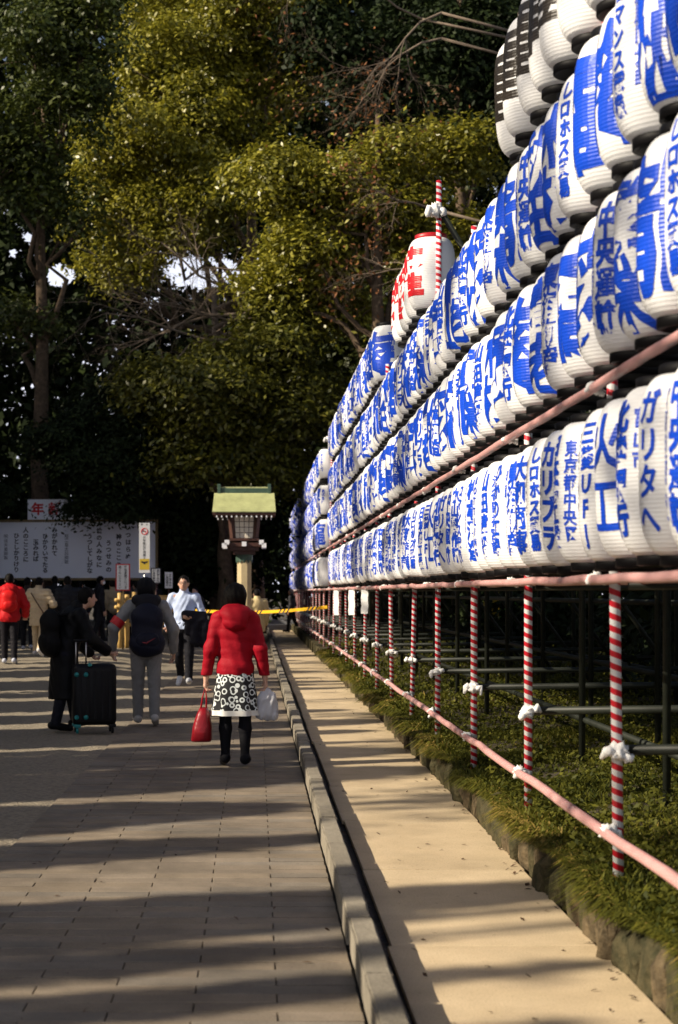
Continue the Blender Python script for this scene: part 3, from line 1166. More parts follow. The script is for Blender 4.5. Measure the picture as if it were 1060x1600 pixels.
# lamp box: frame that widens upward, paper panes in a lattice
zb, zt = zz(845), zz(806)
wb, wt = 0.40, 0.47
frame = MB()
for sx in (-1, 1):
    for sy in (-1, 1):
        frame.tube([(sx * (wb / 2 + 0.06), sy * (wb / 2 + 0.06), zb), (sx * (wt / 2 + 0.08), sy * (wt / 2 + 0.08), zt)], 0.07, 4)
frame.box((0, 0, zb), (wb + 0.3, wb + 0.3, 0.06)).box((0, 0, zt), (wt + 0.3, wt + 0.3, 0.08))
fr = frame.build('lamp_frame', M['wood'], T)
for sx, sy in ((0, -1), (0, 1), (-1, 0), (1, 0)):
    for ix in range(4):
        for iz in range(4):
            z0_, z1_ = zb + 0.03 + (zt - zb - 0.07) * iz / 4, zb + 0.03 + (zt - zb - 0.07) * (iz + 1) / 4
            q0 = wb + (wt - wb) * (z0_ - zb) / (zt - zb)
            q1 = wb + (wt - wb) * (z1_ - zb) / (zt - zb)
            V = []
            for z_, qq in ((z0_ + 0.007, q0), (z1_ - 0.007, q1)):
                for e in (ix / 4 + 0.016, (ix + 1) / 4 - 0.016):
                    u_ = (e - 0.5) * qq
                    d_ = qq / 2 + 0.055
                    V.append((u_ if sx == 0 else sx * d_, sy * d_ if sx == 0 else u_, z_))
            MB().add(V, [(0, 1, 3, 2)]).build('pane', M['shoji'], fr)
core = MB().box((0, 0, (zb + zt) / 2), (wb + 0.06, wb + 0.06, zt - zb - 0.02)).build('lattice', M['wood'], fr)
# roof: two slopes laid in copper courses, ridge beam, gable boards and rafter tips
roof = MB()
rw = 1.40
ze, zr = zz(803), zz(773)
for s in (-1, 1):
    prev = None
    roof.add([(-rw / 2, s * 0.10, zr), (rw / 2, s * 0.10, zr), (rw / 2 + 0.03, s * 0.62, ze), (-rw / 2 - 0.03, s * 0.62, ze), (-rw / 2, s * 0.10, zr - 0.12), (rw / 2, s * 0.10, zr - 0.12), (rw / 2 + 0.03, s * 0.62, ze - 0.07), (-rw / 2 - 0.03, s * 0.62, ze - 0.07)],
             [(0, 1, 2, 3), (4, 7, 6, 5), (3, 2, 6, 7), (0, 3, 7, 4), (1, 5, 6, 2)])
rf = roof.build('roof', M['wood'], T)
for s in (-1, 1):
    for c in range(9):
        t0, t1 = c / 9, (c + 1.25) / 9
        t1 = min(t1, 1.03)
        a0 = Vector((0, s * (0.10 + 0.53 * t0), zr + (ze - zr) * t0))
        a1 = Vector((0, s * (0.10 + 0.53 * t1), zr + (ze - zr) * t1))
        w0, w1 = rw / 2 + 0.03 * t0, rw / 2 + 0.03 * t1
        u_ = Vector((0, 0, 0.012))
        v_ = Vector((0, 0, 0.032))
        V = [a0 + u_ + Vector((-w0, 0, 0)), a0 + u_ + Vector((w0, 0, 0)), a1 + v_ + Vector((w1, 0, 0)), a1 + v_ + Vector((-w1, 0, 0)),
             a1 + v_ * 0.1 + Vector((w1, 0, 0)), a1 + v_ * 0.1 + Vector((-w1, 0, 0))]
        MB().add(V, [(0, 1, 2, 3), (3, 2, 4, 5)]).build('roof_course', M['copper'], rf)
MB().box((0, 0, zr + 0.05), (rw * 0.86, 0.17, 0.15)).build('ridge', M['verdigris'], rf)
MB().box((0, 0, zr + 0.145), (rw * 0.9, 0.12, 0.035)).build('ridge_cap', M['copper'], rf)
for s in (-1, 1):
    MB().box((s * rw * 0.42, 0, zr + 0.10), (0.075, 0.24, 0.25)).build('ridge_end', M['verdigris'], rf, bevel=0.008)
    for i in range(12):
        MB().box(((i - 5.5) * rw / 12.2, s * 0.60, ze - 0.11), (0.03, 0.05, 0.04)).build('rafter_tip', M['white_paint'], rf)

# ------------------------------------------------------------------ great poem board
BY = 46.0
bx1, bx0 = -3.0, -10.2
BW = bx1 - bx0
yaw = R_(-6)
bd = empty('poem_board', (bx1, BY, 0.2), -yaw * 0)
bd.rotation_euler = (0, 0, R_(-5))
tag(bd, 'large white board with vertical lines of a brush written poem behind the crowd', 'sign board')
s_ = BY / F_
Z0, Z1 = EYE - (903 - 925) * s_ - 0.2, EYE - (815 - 925) * s_ - 0.2
MB().box((-BW / 2, 0, (Z0 + Z1) / 2), (BW, 0.06, Z1 - Z0)).build('panel', M['signboard'], bd)
fm_ = MB()
fm_.box((-BW / 2, 0, Z1 + 0.035), (BW + 0.14, 0.12, 0.07)).box((-BW / 2, 0, Z0 - 0.035), (BW + 0.14, 0.12, 0.07))
fm_.box((0.035, 0, (Z0 + Z1) / 2), (0.07, 0.13, Z1 - Z0)).box((-BW - 0.035, 0, (Z0 + Z1) / 2), (0.07, 0.13, Z1 - Z0))
fm_.build('frame', mat('frame_wood', (0.20, 0.14, 0.06), 0.6, 0.2, 5), bd)
for k in range(5):
    MB().box((-BW * k / 4 + (0.1 if k else -0.0), 0.14, (Z0 - 0.07) / 2), (0.12, 0.1, Z0 - 0.07)).build('leg', M['wood'], bd)
POEM = [('いつはらぬ', 203, 819, 11.2), ('神のこころを', 188, 833, 11.0), ('うつせみの', 172, 843, 10.4), ('世の人みなに', 157, 824, 10.6), ('うつしてしがな', 142, 833, 9.0),
        ('みがかれて', 86, 823, 9.2), ('ひかりいでたる', 71, 833, 8.9), ('玉みれば', 56, 842, 8.8), ('人のこころに', 40, 823, 9.2), ('ひとしかりけり', 25, 832, 8.9)]
items = []
for s, x, y0_, st in POEM:
    items.append((s, (x - 246) * s_, Z1 - (y0_ - 815) * s_, 9.0 * s_, 0.035, st / 9.0))
flat_text('lettering', items, M['ink'], bd, -0.034)
flat_text('lettering', [('昭憲皇太后御歌', (105 - 246) * s_, Z1 - (834 - 815) * s_, 6.6 * s_, 0.01, 1.02), ('明治天皇御製', (8 - 246) * s_, Z1 - (834 - 815) * s_, 6.6 * s_, 0.01, 1.02)], M['ink_grey'], bd, -0.034)
tw_ = 120 * s_
top = MB().box(((43 - 246) * s_ + tw_ / 2, 0, Z1 + 0.07 + 16 * s_), (tw_, 0.05, 32 * s_)).build('top_panel', M['signboard'], bd)
flat_text('lettering', [('年', (59 - 246) * s_, Z1 + 0.07 + 27 * s_, 20 * s_, 0.04, 1.0), ('新', (86 - 246) * s_, Z1 + 0.07 + 27 * s_, 20 * s_, 0.04, 1.0)], M['sign_red'], top, -0.03)


# ------------------------------------------------------------------ small signs on stakes
def stake_sign(label, x0, x1, y0, y1, Y, border, cols, face=M['paper'], stake=M['bamboo'], ink=M['ink'], text_col=None):
    s = Y / F_
    xc = (x0 + x1) / 2
    c = at(xc, y1, Y)
    zg = gz(c.x, Y)
    r = empty('stake_sign', (c.x, Y, zg))
    tag(r, label, 'sign', 'small notices on stakes')
    w_, h_ = (x1 - x0) * s, (y1 - y0) * s
    zc = c.z - zg + h_ / 2
    MB().tube([(0, 0.035, 0), (0, 0.035, zc)], 0.025, 8).build('stake', stake, r, True)
    MB().box((0, 0, zc), (w_, 0.02, h_)).build('sign_border', border, r)
    bw_ = 0.028
    f = MB().box((0, -0.008, zc), (w_ - 2 * bw_, 0.02, h_ - 2 * bw_)).build('sign_face', face, r)
    it = []
    for tx, txt in cols:
        sz = min((h_ - 2 * bw_ - 0.03) / len(txt), w_ * 0.36)
        it.append((txt, tx * w_, zc + h_ / 2 - bw_ - 0.015, sz, 0.02, (h_ - 2 * bw_ - 0.03) / len(txt) / sz))
    flat_text('lettering', it, ink, f, -0.0195)
    return r, zc, w_, h_


stake_sign('white notice in a red frame on a bamboo stake beside the fence', 181, 203.5, 881, 923, 35.8, M['sign_red'], [(0.2, '緊急避難路につき'), (-0.2, '通らないで下さい')])
stake_sign('small white notice in a dark frame behind the tall prohibition sign', 236, 252, 887, 912, 40, M['ink'], [(0.2, '参拝順路案内'), (-0.2, '係員誘導中')], stake=M['wood'])
stake_sign('smaller white notice without a frame right of the dark framed one', 258, 270, 894, 919, 41, M['white_paint'], [(0.2, '参拝順路案内'), (-0.2, '係員誘導中')], stake=M['wood'])
# tall prohibition sign on a steel pole
Y = 37.0
s = Y / F_
c = at(226, 895, Y)
r = empty('prohibition_sign', (c.x, Y, gz(c.x, Y)))
tag(r, 'tall narrow prohibition sign with no smoking mark on a grey pole', 'sign')
h_, w_ = 78 * s, 17 * s
zc = c.z - gz(c.x, Y) + h_ / 2
MB().tube([(0, 0.03, 0), (0, 0.03, zc)], 0.02, 10).build('pole', M['steel'], r, True)
face = MB().box((0, 0, zc), (w_, 0.02, h_)).build('sign_face', mat('pale_sign', (0.55, 0.56, 0.58), 0.5), r)
mb = MB()
cz = zc + h_ * 0.33
ring = [(math.cos(a * math.pi / 12) * 0.075, -0.013, cz + math.sin(a * math.pi / 12) * 0.075) for a in range(25)]
mb.tube(ring, 0.009, 6, False)
mb.tube([(-0.053, -0.013, cz + 0.053), (0.053, -0.013, cz - 0.053)], 0.008, 6)
mb.build('prohibition_mark', M['sign_red'], face)
MB().box((0.0, -0.0125, cz), (0.075, 0.004, 0.014)).build('cigarette', M['ink'], face)
flat_text('lettering', [('火気喫煙使用禁止', 0, zc + h_ * 0.24, 0.072, 0.02, 1.0), ('禁', -0.06, zc + h_ * 0.49, 0.05, 0.02, 1.0), ('止', 0.06, zc + h_ * 0.49, 0.05, 0.02, 1.0)], M['ink'], face, -0.0115)
yl = MB().box((0, -0.0105, zc - h_ * 0.33), (w_ * 0.9, 0.004, h_ * 0.22)).build('yellow_panel', M['sign_yellow'], face)
dm = MB()
dm.box((0, -0.014, zc - h_ * 0.29), (0.14, 0.003, 0.03)).box((-0.06, -0.014, zc - h_ * 0.275), (0.06, 0.003, 0.012)).box((0.06, -0.014, zc - h_ * 0.275), (0.06, 0.003, 0.012)).box((0, -0.014, zc - h_ * 0.31), (0.05, 0.003, 0.04))
dm.build('drone_mark', M['ink'], yl)

# ------------------------------------------------------------------ bamboo barrier and caution tape
FY = 36.7
r = empty('bamboo_barrier', (-3.25, FY, 0.19))
tag(r, 'yellow bamboo barrier of lashed posts and rails beside the crowd', 'barrier')
for i, (x, yy, h) in enumerate(((0, 0, 1.32), (0.16, 0.15, 1.28), (0.32, 0.3, 1.34), (0.9, 0.9, 1.25), (1.45, 1.4, 1.3))):
    mb = MB().tube([(x, yy, q * h / 6) for q in range(7)], [0.058, 0.055, 0.06, 0.055, 0.06, 0.055, 0.056], 10)
    mb.build('bamboo_post', M['bamboo'], r, True)
for z in (0.55, 0.98, 1.15):
    MB().tube([(-0.1, -0.08, z), (0.7, 0.62, z + 0.02), (1.55, 1.42, z)], 0.045, 10).build('bamboo_rail', M['bamboo'], r, True)
MB().box((1.15, 1.12, 1.05), (0.75, 0.04, 0.42), R_(42)).build('plank', M['bamboo'], r)
# tape from the barrier to the first pole of the far rack
tape = empty('caution_tape', (-1.9, 38.0, 0))
tag(tape, 'yellow caution tape with black slashes strung across the walk to the far rack', 'caution tape')
P0, P1 = Vector((-1.95, 38.0, EYE - 0.42)), Vector((PX - 0.03, POLE0 + 12 * BAY - 0.03, EYE - 0.33))
n = 40
V, Fc = [], []
for i in range(n + 1):
    t_ = i / n
    p = P0.lerp(P1, t_)
    p.z -= 0.10 * math.sin(math.pi * t_)
    V += [p + Vector((0, 0, -0.035)) - Vector(tape.location), p + Vector((0, 0.01, 0.035)) - Vector(tape.location)]
Fc = [(2 * i, 2 * i + 2, 2 * i + 3, 2 * i + 1) for i in range(n)]
o = MB().add(V, Fc).build('tape_band', M['tape'], tape)
mb = MB()
k = 0
for i in range(2, n - 1):
    if (i % 7) < 3:
        a, b_ = Vector(V[2 * i]), Vector(V[2 * i + 1])
        d = (Vector(V[2 * i + 2]) - a)
        f_ = Vector((0, -0.004, 0))
        mb.add([a + f_, a + d * 0.4 + f_, b_ + d * 0.9 + f_, b_ + d * 0.5 + f_], [(0, 1, 2, 3)])
mb.build('slash', M['ink'], tape)

# yellow and green notice boards glimpsed behind the rack
o = empty('notice_panel', (4.6, 30, 0.45))
tag(o, 'yellow and green notice panel glimpsed behind the rack poles', 'notice')
MB().box((0, 0, 1.1), (0.3, 0.03, 1.0)).build('yellow_panel', M['sign_yellow'], o)
MB().box((0.42, 0.05, 0.95), (0.38, 0.03, 0.8), 0, 0, R_(8)).build('green_panel', M['sign_green'], o)
MB().tube([(-0.1, 0.05, 0), (-0.1, 0.05, 1.3)], 0.025, 8).build('leg', M['pipe'], o)
MB().tube([(0.45, 0.1, 0), (0.45, 0.1, 1.1)], 0.025, 8).build('leg', M['pipe'], o)


#=PEOPLE=
# ------------------------------------------------------------------ bodies: signed-distance shapes meshed by surface nets
class SDF:
    def __init__(s, k=0.02):
        s.p = []
        s.k = k
        s.cuts = []

    def cone(s, a, b, ra, rb, fy=1.0):
        s.p.append(('c', np.array(a, float), np.array(b, float), ra, rb, fy))
        return s

    def ell(s, c, r, rot=None):
        s.p.append(('e', np.array(c, float), np.array(r, float), rot, 0, 0))
        return s

    def mesh(s, name, h, disp=None):
        lo = np.array([1e9] * 3)
        hi = -lo
        bb = []
        for q in s.p:
            if q[0] == 'c':
                r = max(q[3], q[4]) * max(1, q[5])
                l_, h_ = np.minimum(q[1], q[2]) - r, np.maximum(q[1], q[2]) + r
            else:
                r = max(q[2])
                l_, h_ = q[1] - r, q[1] + r
            bb.append((l_, h_))
            lo, hi = np.minimum(lo, l_), np.maximum(hi, h_)
        pad = s.k + 3 * h + 0.02
        lo, hi = lo - pad, hi + pad
        n = np.ceil((hi - lo) / h).astype(int) + 1
        Fd = np.full(n, 1.0, dtype=np.float64)
        ax = [lo[i] + h * np.arange(n[i]) for i in range(3)]
        for q, (l_, h_) in zip(s.p, bb):
            i0 = np.maximum(0, np.floor((l_ - pad - lo) / h)).astype(int)
            i1 = np.minimum(n, np.ceil((h_ + pad - lo) / h).astype(int) + 1)
            X, Y_, Z = np.meshgrid(ax[0][i0[0]:i1[0]], ax[1][i0[1]:i1[1]], ax[2][i0[2]:i1[2]], indexing='ij')
            if q[0] == 'c':
                a, b_, ra, rb, fy = q[1:]
                d = b_ - a
                L2 = (d * d).sum() + 1e-12
                t_ = np.clip(((X - a[0]) * d[0] + (Y_ - a[1]) * d[1] + (Z - a[2]) * d[2]) / L2, 0, 1)
                dx, dy, dz = X - a[0] - t_ * d[0], (Y_ - a[1] - t_ * d[1]) / fy, Z - a[2] - t_ * d[2]
                v = np.sqrt(dx * dx + dy * dy + dz * dz) - (ra + (rb - ra) * t_)
            else:
                c_, r, rot = q[1], q[2], q[3]
                P = np.stack([X - c_[0], Y_ - c_[1], Z - c_[2]], -1)
                if rot is not None:
                    P = P @ np.array(Euler(rot).to_matrix())
                k0 = np.sqrt(((P / r) ** 2).sum(-1)) + 1e-9
                k1 = np.sqrt(((P / (r * r)) ** 2).sum(-1)) + 1e-9
                v = k0 * (k0 - 1) / k1
            sub = Fd[i0[0]:i1[0], i0[1]:i1[1], i0[2]:i1[2]]
            hh = np.maximum(s.k - np.abs(sub - v), 0) / s.k
            Fd[i0[0]:i1[0], i0[1]:i1[1], i0[2]:i1[2]] = np.minimum(sub, v) - hh * hh * s.k * 0.25
        if disp is not None or s.cuts:
            X, Y_, Z = np.meshgrid(*ax, indexing='ij')
            if disp is not None:
                Fd = Fd + disp(X, Y_, Z)
            for nx_, ny_, nz_, d in s.cuts:    # keep where n.p < d
                Fd = np.maximum(Fd, X * nx_ + Y_ * ny_ + Z * nz_ - d)
        return net(name, Fd, lo, h)


def net(name, Fd, lo, h):
    S = Fd < 0
    cor = [(i, j, k) for i in (0, 1) for j in (0, 1) for k in (0, 1)]
    m_ = [Fd.shape[i] - 1 for i in range(3)]
    cnt = np.zeros(m_, dtype=np.int8)
    for c in cor:
        cnt += S[c[0]:c[0] + m_[0], c[1]:c[1] + m_[1], c[2]:c[2] + m_[2]]
    act = np.argwhere((cnt > 0) & (cnt < 8))
    idx = -np.ones(m_, dtype=np.int64)
    idx[tuple(act.T)] = np.arange(len(act))
    vals = {c: Fd[act[:, 0] + c[0], act[:, 1] + c[1], act[:, 2] + c[2]] for c in cor}
    acc = np.zeros((len(act), 3))
    num = np.zeros(len(act))
    for a in cor:
        for ax_ in range(3):
            if a[ax_]:
                continue
            b = list(a)
            b[ax_] = 1
            b = tuple(b)
            va, vb = vals[a], vals[b]
            cr = (va < 0) != (vb < 0)
            t_ = np.where(cr, va / np.where(cr, va - vb, 1), 0)
            p = np.tile(np.array(a, float), (len(act), 1))
            p[:, ax_] = t_
            acc += p * cr[:, None]
            num += cr
    V = (acc / num[:, None] + act) * h + lo
    quads = []
    for ax_ in range(3):
        u_, v_ = (ax_ + 1) % 3, (ax_ + 2) % 3
        sl0 = [slice(1, m_[i]) for i in range(3)]
        sl0[ax_] = slice(0, m_[ax_])
        sl1 = list(sl0)
        sl1[ax_] = slice(1, m_[ax_] + 1)
        s0, s1 = S[tuple(sl0)], S[tuple(sl1)]
        e = np.argwhere(s0 != s1)
        if not len(e):
            continue
        flip = s0[tuple(e.T)]
        base = e.copy()
        for i in range(3):
            if i != ax_:
                base[:, i] += 1

        def cell(du, dv):
            c = base.copy()
            c[:, u_] += du
            c[:, v_] += dv
            return idx[tuple(c.T)]
        q = np.stack([cell(-1, -1), cell(0, -1), cell(0, 0), cell(-1, 0)], 1)
        q[~flip] = q[~flip][:, ::-1]
        quads.append(q)
    me = np_mesh(name, V, np.concatenate(quads))
    me.polygons.foreach_set('use_smooth', [True] * len(me.polygons))
    return me


def lerp(a, b, t):
    return np.array(a) * (1 - t) + np.array(b) * t


_pm = {}


def cloth(col, rough=0.75, var=0.12):
    k = (col, rough)
    if k not in _pm:
        _pm[k] = mat('cloth', col, rough, var, 9, 0.25, 35, 0.15)
    return _pm[k]


def person(label, loc, H, rz, o):
    """o: pose and outfit. Local frame: +Y is the way the person faces, +X their right."""
    vox = o.get('vox', 0.010)
    lean = o.get('lean', 0.0)
    hipz = 0.525 * H

    def tor(x, y, z):           # lean the upper body forward about the hips
        dz = z * H - hipz
        return np.array([x * H, y * H + math.sin(lean) * dz, hipz + math.cos(lean) * dz])
    J = {}
    for s, n in ((-1, 'L'), (1, 'R')):
        a, b, f = o.get('leg' + n, (0.0, 0.0, 0.0))
        hip = np.array([s * 0.052 * H, 0, hipz])
        kn = hip + 0.245 * H * np.array([s * 0.01, math.sin(a), -math.cos(a)])
        an = kn + 0.235 * H * np.array([0, math.sin(a - b), -math.cos(a - b)])
        toe = an + 0.105 * H * np.array([s * 0.12, math.cos(f), -math.sin(f) - 0.12])
        heel = an + 0.03 * H * np.array([0, -math.cos(f), math.sin(f) - 0.55])
        J[n] = dict(hip=hip, kn=kn, an=an, toe=toe, heel=heel)
        sh = tor(s * o.get('shw', 0.112), -0.005, 0.805)
        e, w_ = o.get('arm' + n, ((s * 0.03, -0.02, -0.17), (s * 0.035, 0.03, -0.325)))
        el, wr = sh + np.array(e) * H, sh + np.array(w_) * H
        hd = o.get('hand' + n)
        d = (wr - el) / np.linalg.norm(wr - el) if hd is None else np.array(hd, float) / np.linalg.norm(hd)
        J[n].update(sh=sh, el=el, wr=wr, hd=d)
    zmin = min(min(J[n]['toe'][2] - 0.022 * H, J[n]['heel'][2] - 0.026 * H) for n in 'LR')
    dz = np.array([0, 0, -zmin])
    for n in 'LR':
        for k in ('hip', 'kn', 'an', 'toe', 'heel', 'sh', 'el', 'wr'):
            J[n][k] = J[n][k] + dz
    T_ = lambda x, y, z: tor(x, y, z) + dz
    head_c = T_(0, 0.02 + o.get('headfwd', 0.0), 0.932)
    # ---- body
    B = SDF(0.018 * H)
    B.ell(head_c, (0.044 * H, 0.056 * H, 0.066 * H))
    B.ell(head_c + np.array([0, 0.018, -0.034]) * H, (0.034 * H, 0.036 * H, 0.036 * H))
    B.cone(head_c + np.array([0, 0.056, -0.005]) * H, head_c + np.array([0, 0.066, -0.018]) * H, 0.006 * H, 0.009 * H)
    for s in (-1, 1):
        B.ell(head_c + np.array([s * 0.046, -0.002, -0.008]) * H, (0.006 * H, 0.011 * H, 0.017 * H))
    B.cone(T_(0, 0, 0.82), head_c + np.array([0, -0.012, -0.04]) * H, 0.032 * H, 0.03 * H)
    B.ell(T_(0, 0, 0.73), (0.10 * H, 0.062 * H, 0.11 * H))
    B.ell(T_(0, 0, 0.62), (0.085 * H, 0.058 * H, 0.10 * H))
    B.ell(T_(0, -0.005, 0.53), (0.092 * H, 0.068 * H, 0.075 * H))
    _sw = o.get('shw', 0.112) - 0.012
    B.cone(T_(-_sw, 0, 0.80), T_(_sw, 0, 0.80), 0.038 * H, 0.038 * H)
    for n in 'LR':
        j = J[n]
        B.cone(j['hip'], j['kn'], 0.05 * H, 0.031 * H).cone(j['kn'], lerp(j['kn'], j['an'], 0.35), 0.03 * H, 0.032 * H)
        B.cone(lerp(j['kn'], j['an'], 0.35), j['an'], 0.032 * H, 0.02 * H)
        B.cone(j['heel'], j['toe'], 0.024 * H, 0.018 * H).cone(j['an'], j['heel'], 0.02 * H, 0.022 * H)
        B.cone(j['sh'], j['el'], 0.033 * H, 0.024 * H).cone(j['el'], j['wr'], 0.024 * H, 0.016 * H)
        # hand: palm, four unequal bent fingers, thumb from the side
        s = -1 if n == 'L' else 1
        d = j['hd']
        side = np.cross(d, np.array([0, 0, 1.0]) if abs(d[2]) < 0.8 else np.array([1.0, 0, 0]))
        side /= np.linalg.norm(side)       # along the knuckles
        pn = np.cross(side, d)             # palm normal
        if pn[0] * s > 0:
            pn = -pn
        pc = j['wr'] + d * 0.028 * H
        for q in (-1, -0.33, 0.33, 1):
            B.cone(j['wr'] + side * q * 0.008 * H, j['wr'] + d * 0.05 * H + side * q * 0.016 * H, 0.010 * H, 0.009 * H)
        curl = o.get('curl', 0.9)
        for qi, (q, fl) in enumerate(((-1, 0.036), (-0.33, 0.046), (0.33, 0.05), (1, 0.044))):
            k0_ = j['wr'] + d * 0.052 * H + side * q * 0.0185 * H
            d1 = d * math.cos(curl * 0.5) + pn * math.sin(curl * 0.5) + side * q * 0.10
            d2 = d * math.cos(curl * 1.4) + pn * math.sin(curl * 1.4)
            k1_ = k0_ + d1 * fl * 0.55 * H
            k2_ = k1_ + d2 * fl * 0.5 * H
            B.cone(k0_, k1_, 0.0062 * H, 0.0056 * H).cone(k1_, k2_, 0.0056 * H, 0.0046 * H)
        tq = 1 if side[1] > 0 else -1
        t0_ = j['wr'] + d * 0.018 * H + side * tq * 0.016 * H
        t1_ = t0_ + (d * 0.6 + side * tq * 0.7 + pn * 0.3) * 0.026 * H
        B.cone(t0_, t1_, 0.0085 * H, 0.0065 * H).cone(t1_, t1_ + (d * 0.85 + side * tq * 0.15 + pn * 0.5) * 0.022 * H, 0.0065 * H, 0.005 * H)
    B.k = 0.010 * H
    root = link('person', B.mesh('person', vox), M['skin'] if not o.get('dark_skin') else M['skin'], None, loc, (0, 0, rz))
    tag(root, label, 'person', o.get('group'))
    # ---- lower garment
    lw = o.get('lower', 'trousers')
    if lw in ('trousers', 'tights'):
        inf = 0.009 * H if lw == 'trousers' else 0.003 * H
        L_ = SDF(0.012 * H)
        L_.ell(T_(0, -0.005, 0.535), (0.092 * H + inf, 0.068 * H + inf, 0.075 * H + inf))
        for n in 'LR':
            j = J[n]
            e = lerp(j['kn'], j['an'], 0.98 if lw == 'trousers' else 1.0)
            if lw == 'trousers':
                L_.cone(j['hip'], j['kn'], 0.052 * H + inf, 0.034 * H + inf).cone(j['kn'], e, 0.034 * H + inf, 0.026 * H + inf)
            else:
                L_.cone(j['hip'], j['kn'], 0.05 * H + inf, 0.031 * H + inf).cone(j['kn'], lerp(j['kn'], j['an'], 0.35), 0.03 * H + inf, 0.033 * H + inf)
                L_.cone(lerp(j['kn'], j['an'], 0.35), j['an'], 0.033 * H + inf, 0.02 * H + inf).cone(j['an'], j['heel'], 0.02 * H + inf, 0.022 * H + inf)
                L_.cone(j['heel'], j['toe'], 0.024 * H + inf, 0.018 * H + inf)
        L_.cuts.append((0, 0, 1, T_(0, 0, 0.6)[2]))
        wr_ = (lambda X, Y, Z: 0.0035 * np.sin(Z * 70 + 8 * np.sin(X * 30)) * np.sin(X * 40 + Z * 13)) if lw == 'trousers' else None
        link(lw, L_.mesh(lw, vox, wr_), cloth(o.get('lower_col', (0.012, 0.012, 0.015))), root)
    if o.get('skirt'):
        m_s, z1, z0, w1, w0 = o['skirt']
        V, Fc = [], []
        ns, nr = 72, 16
        for i in range(nr + 1):
            t_ = i / nr
            for a in range(ns):
                th = 2 * math.pi * a / ns
                ple = 1 + 0.085 * t_ * math.sin(9 * th + 1.5 * math.sin(2 * th))
                rx_, ry_ = (w1 + (w0 - w1) * t_) * ple, (w1 * 0.78 + (w0 * 0.82 - w1 * 0.78) * t_) * ple
                V.append((rx_ * math.cos(th), ry_ * math.sin(th) - 0.005, z1 + (z0 - z1) * t_))
        for i in range(nr):
            for a in range(ns):
                b = (a + 1) % ns
                Fc.append((i * ns + a, (i + 1) * ns + a, (i + 1) * ns + b, i * ns + b))
        MB().add(V, Fc).build('skirt', m_s, root, True)
    # ---- shoes
    S_ = SDF(0.008 * H)
    for n in 'LR':
        j = J[n]
        S_.cone(j['heel'], j['toe'], 0.027 * H, 0.021 * H).cone(j['heel'] + np.array([0, 0.012, 0]) * H, j['an'] + np.array([0, 0, 0.0]), 0.026 * H, 0.022 * H)
        S_.cone(lerp(j['heel'], j['toe'], 0.5), j['toe'], 0.026 * H, 0.02 * H)
    link('shoes', S_.mesh('shoes', vox * 0.9), cloth(o.get('shoe_col', (0.6, 0.6, 0.62)), 0.5, 0.05), root)
    # ---- upper garment
    inf = o.get('puff', 0.014) * H
    hem = o.get('hem', 0.47)
    U = SDF(0.02 * H)
    U.ell(T_(0, -0.002, 0.735), (0.102 * H + inf, 0.064 * H + inf, 0.105 * H + inf))
    U.ell(T_(0, 0, 0.635), (0.09 * H + inf, 0.062 * H + inf, 0.10 * H + inf))
    _sw = o.get('shw', 0.112) - 0.014
    U.cone(T_(-_sw, -0.002, 0.798), T_(_sw, -0.002, 0.798), 0.037 * H + inf * 0.6, 0.037 * H + inf * 0.6)
    fl_ = o.get('flare', 1.0)
    if hem > 0.4:
        U.ell(T_(0, -0.005, 0.53), ((0.096 * H + inf) * fl_, (0.072 * H + inf) * fl_, 0.085 * H + inf))
    else:
        U.cone(T_(0, -0.003, 0.56), np.array([0, 0.0, hem * H]) + dz * 0, (0.088 * H + inf), (0.10 * H + inf) * fl_, 0.8)
    U.cone(T_(0, -0.006, 0.815), T_(0, -0.004, 0.862), 0.048 * H + inf * 0.5, 0.042 * H + inf * 0.3)
    if o.get('hood'):
        U.ell(T_(0, -0.06, 0.838), (0.088 * H, 0.058 * H, 0.044 * H), (0.45, 0, 0)).ell(T_(0, -0.085, 0.795), (0.07 * H, 0.038 * H, 0.055 * H))
        for s in (-1, 1):
            U.ell(T_(s * 0.05, -0.012, 0.848), (0.034 * H, 0.048 * H, 0.03 * H))
    for n in 'LR':
        j = J[n]
        cw = 0.94
        U.cone(j['sh'], j['el'], 0.035 * H + inf * 0.7, 0.028 * H + inf * 0.7).cone(j['el'], lerp(j['el'], j['wr'], cw), 0.029 * H + inf * 0.85, 0.022 * H + inf * 0.7)
    U.cuts.append((0, 0, -1, -hem * H - dz[2] * 0))
    q = o.get('quilt', 0.0)
    if q:
        per = o.get('quilt_period', 0.095)
        dsp = lambda X, Y, Z: -q * (np.abs(np.sin(math.pi * (Z + 0.02 * np.sin(X * 9)) / per)) - 0.6) + 0.002 * np.sin(X * 60 + Z * 20)
    else:
        dsp = lambda X, Y, Z: 0.005 * np.sin(Z * 34 + 6 * np.sin(X * 11 + Y * 7)) * np.sin(X * 23 + Z * 9) + 0.002 * np.sin(X * 70 + Z * 41)
    up_ = link(o.get('upper_name', 'jacket'), U.mesh('jacket', vox, dsp), o.get('upper_mat') or cloth(o.get('upper_col', (0.015, 0.015, 0.018)), 0.6), root)
    if o.get('waistband'):
        W_ = SDF(0.012 * H)
        W_.cone(T_(-0.02, -0.003, hem + 0.022), T_(0.02, -0.003, hem + 0.022), 0.09 * H + inf, 0.09 * H + inf, 0.72)
        W_.cuts += [(0, 0, 1, (hem + 0.03) * H), (0, 0, -1, -(hem - 0.002) * H)]
    # ---- hair / hat
    hc = o.get('hair', 'short')
    Hh = SDF(0.012 * H)
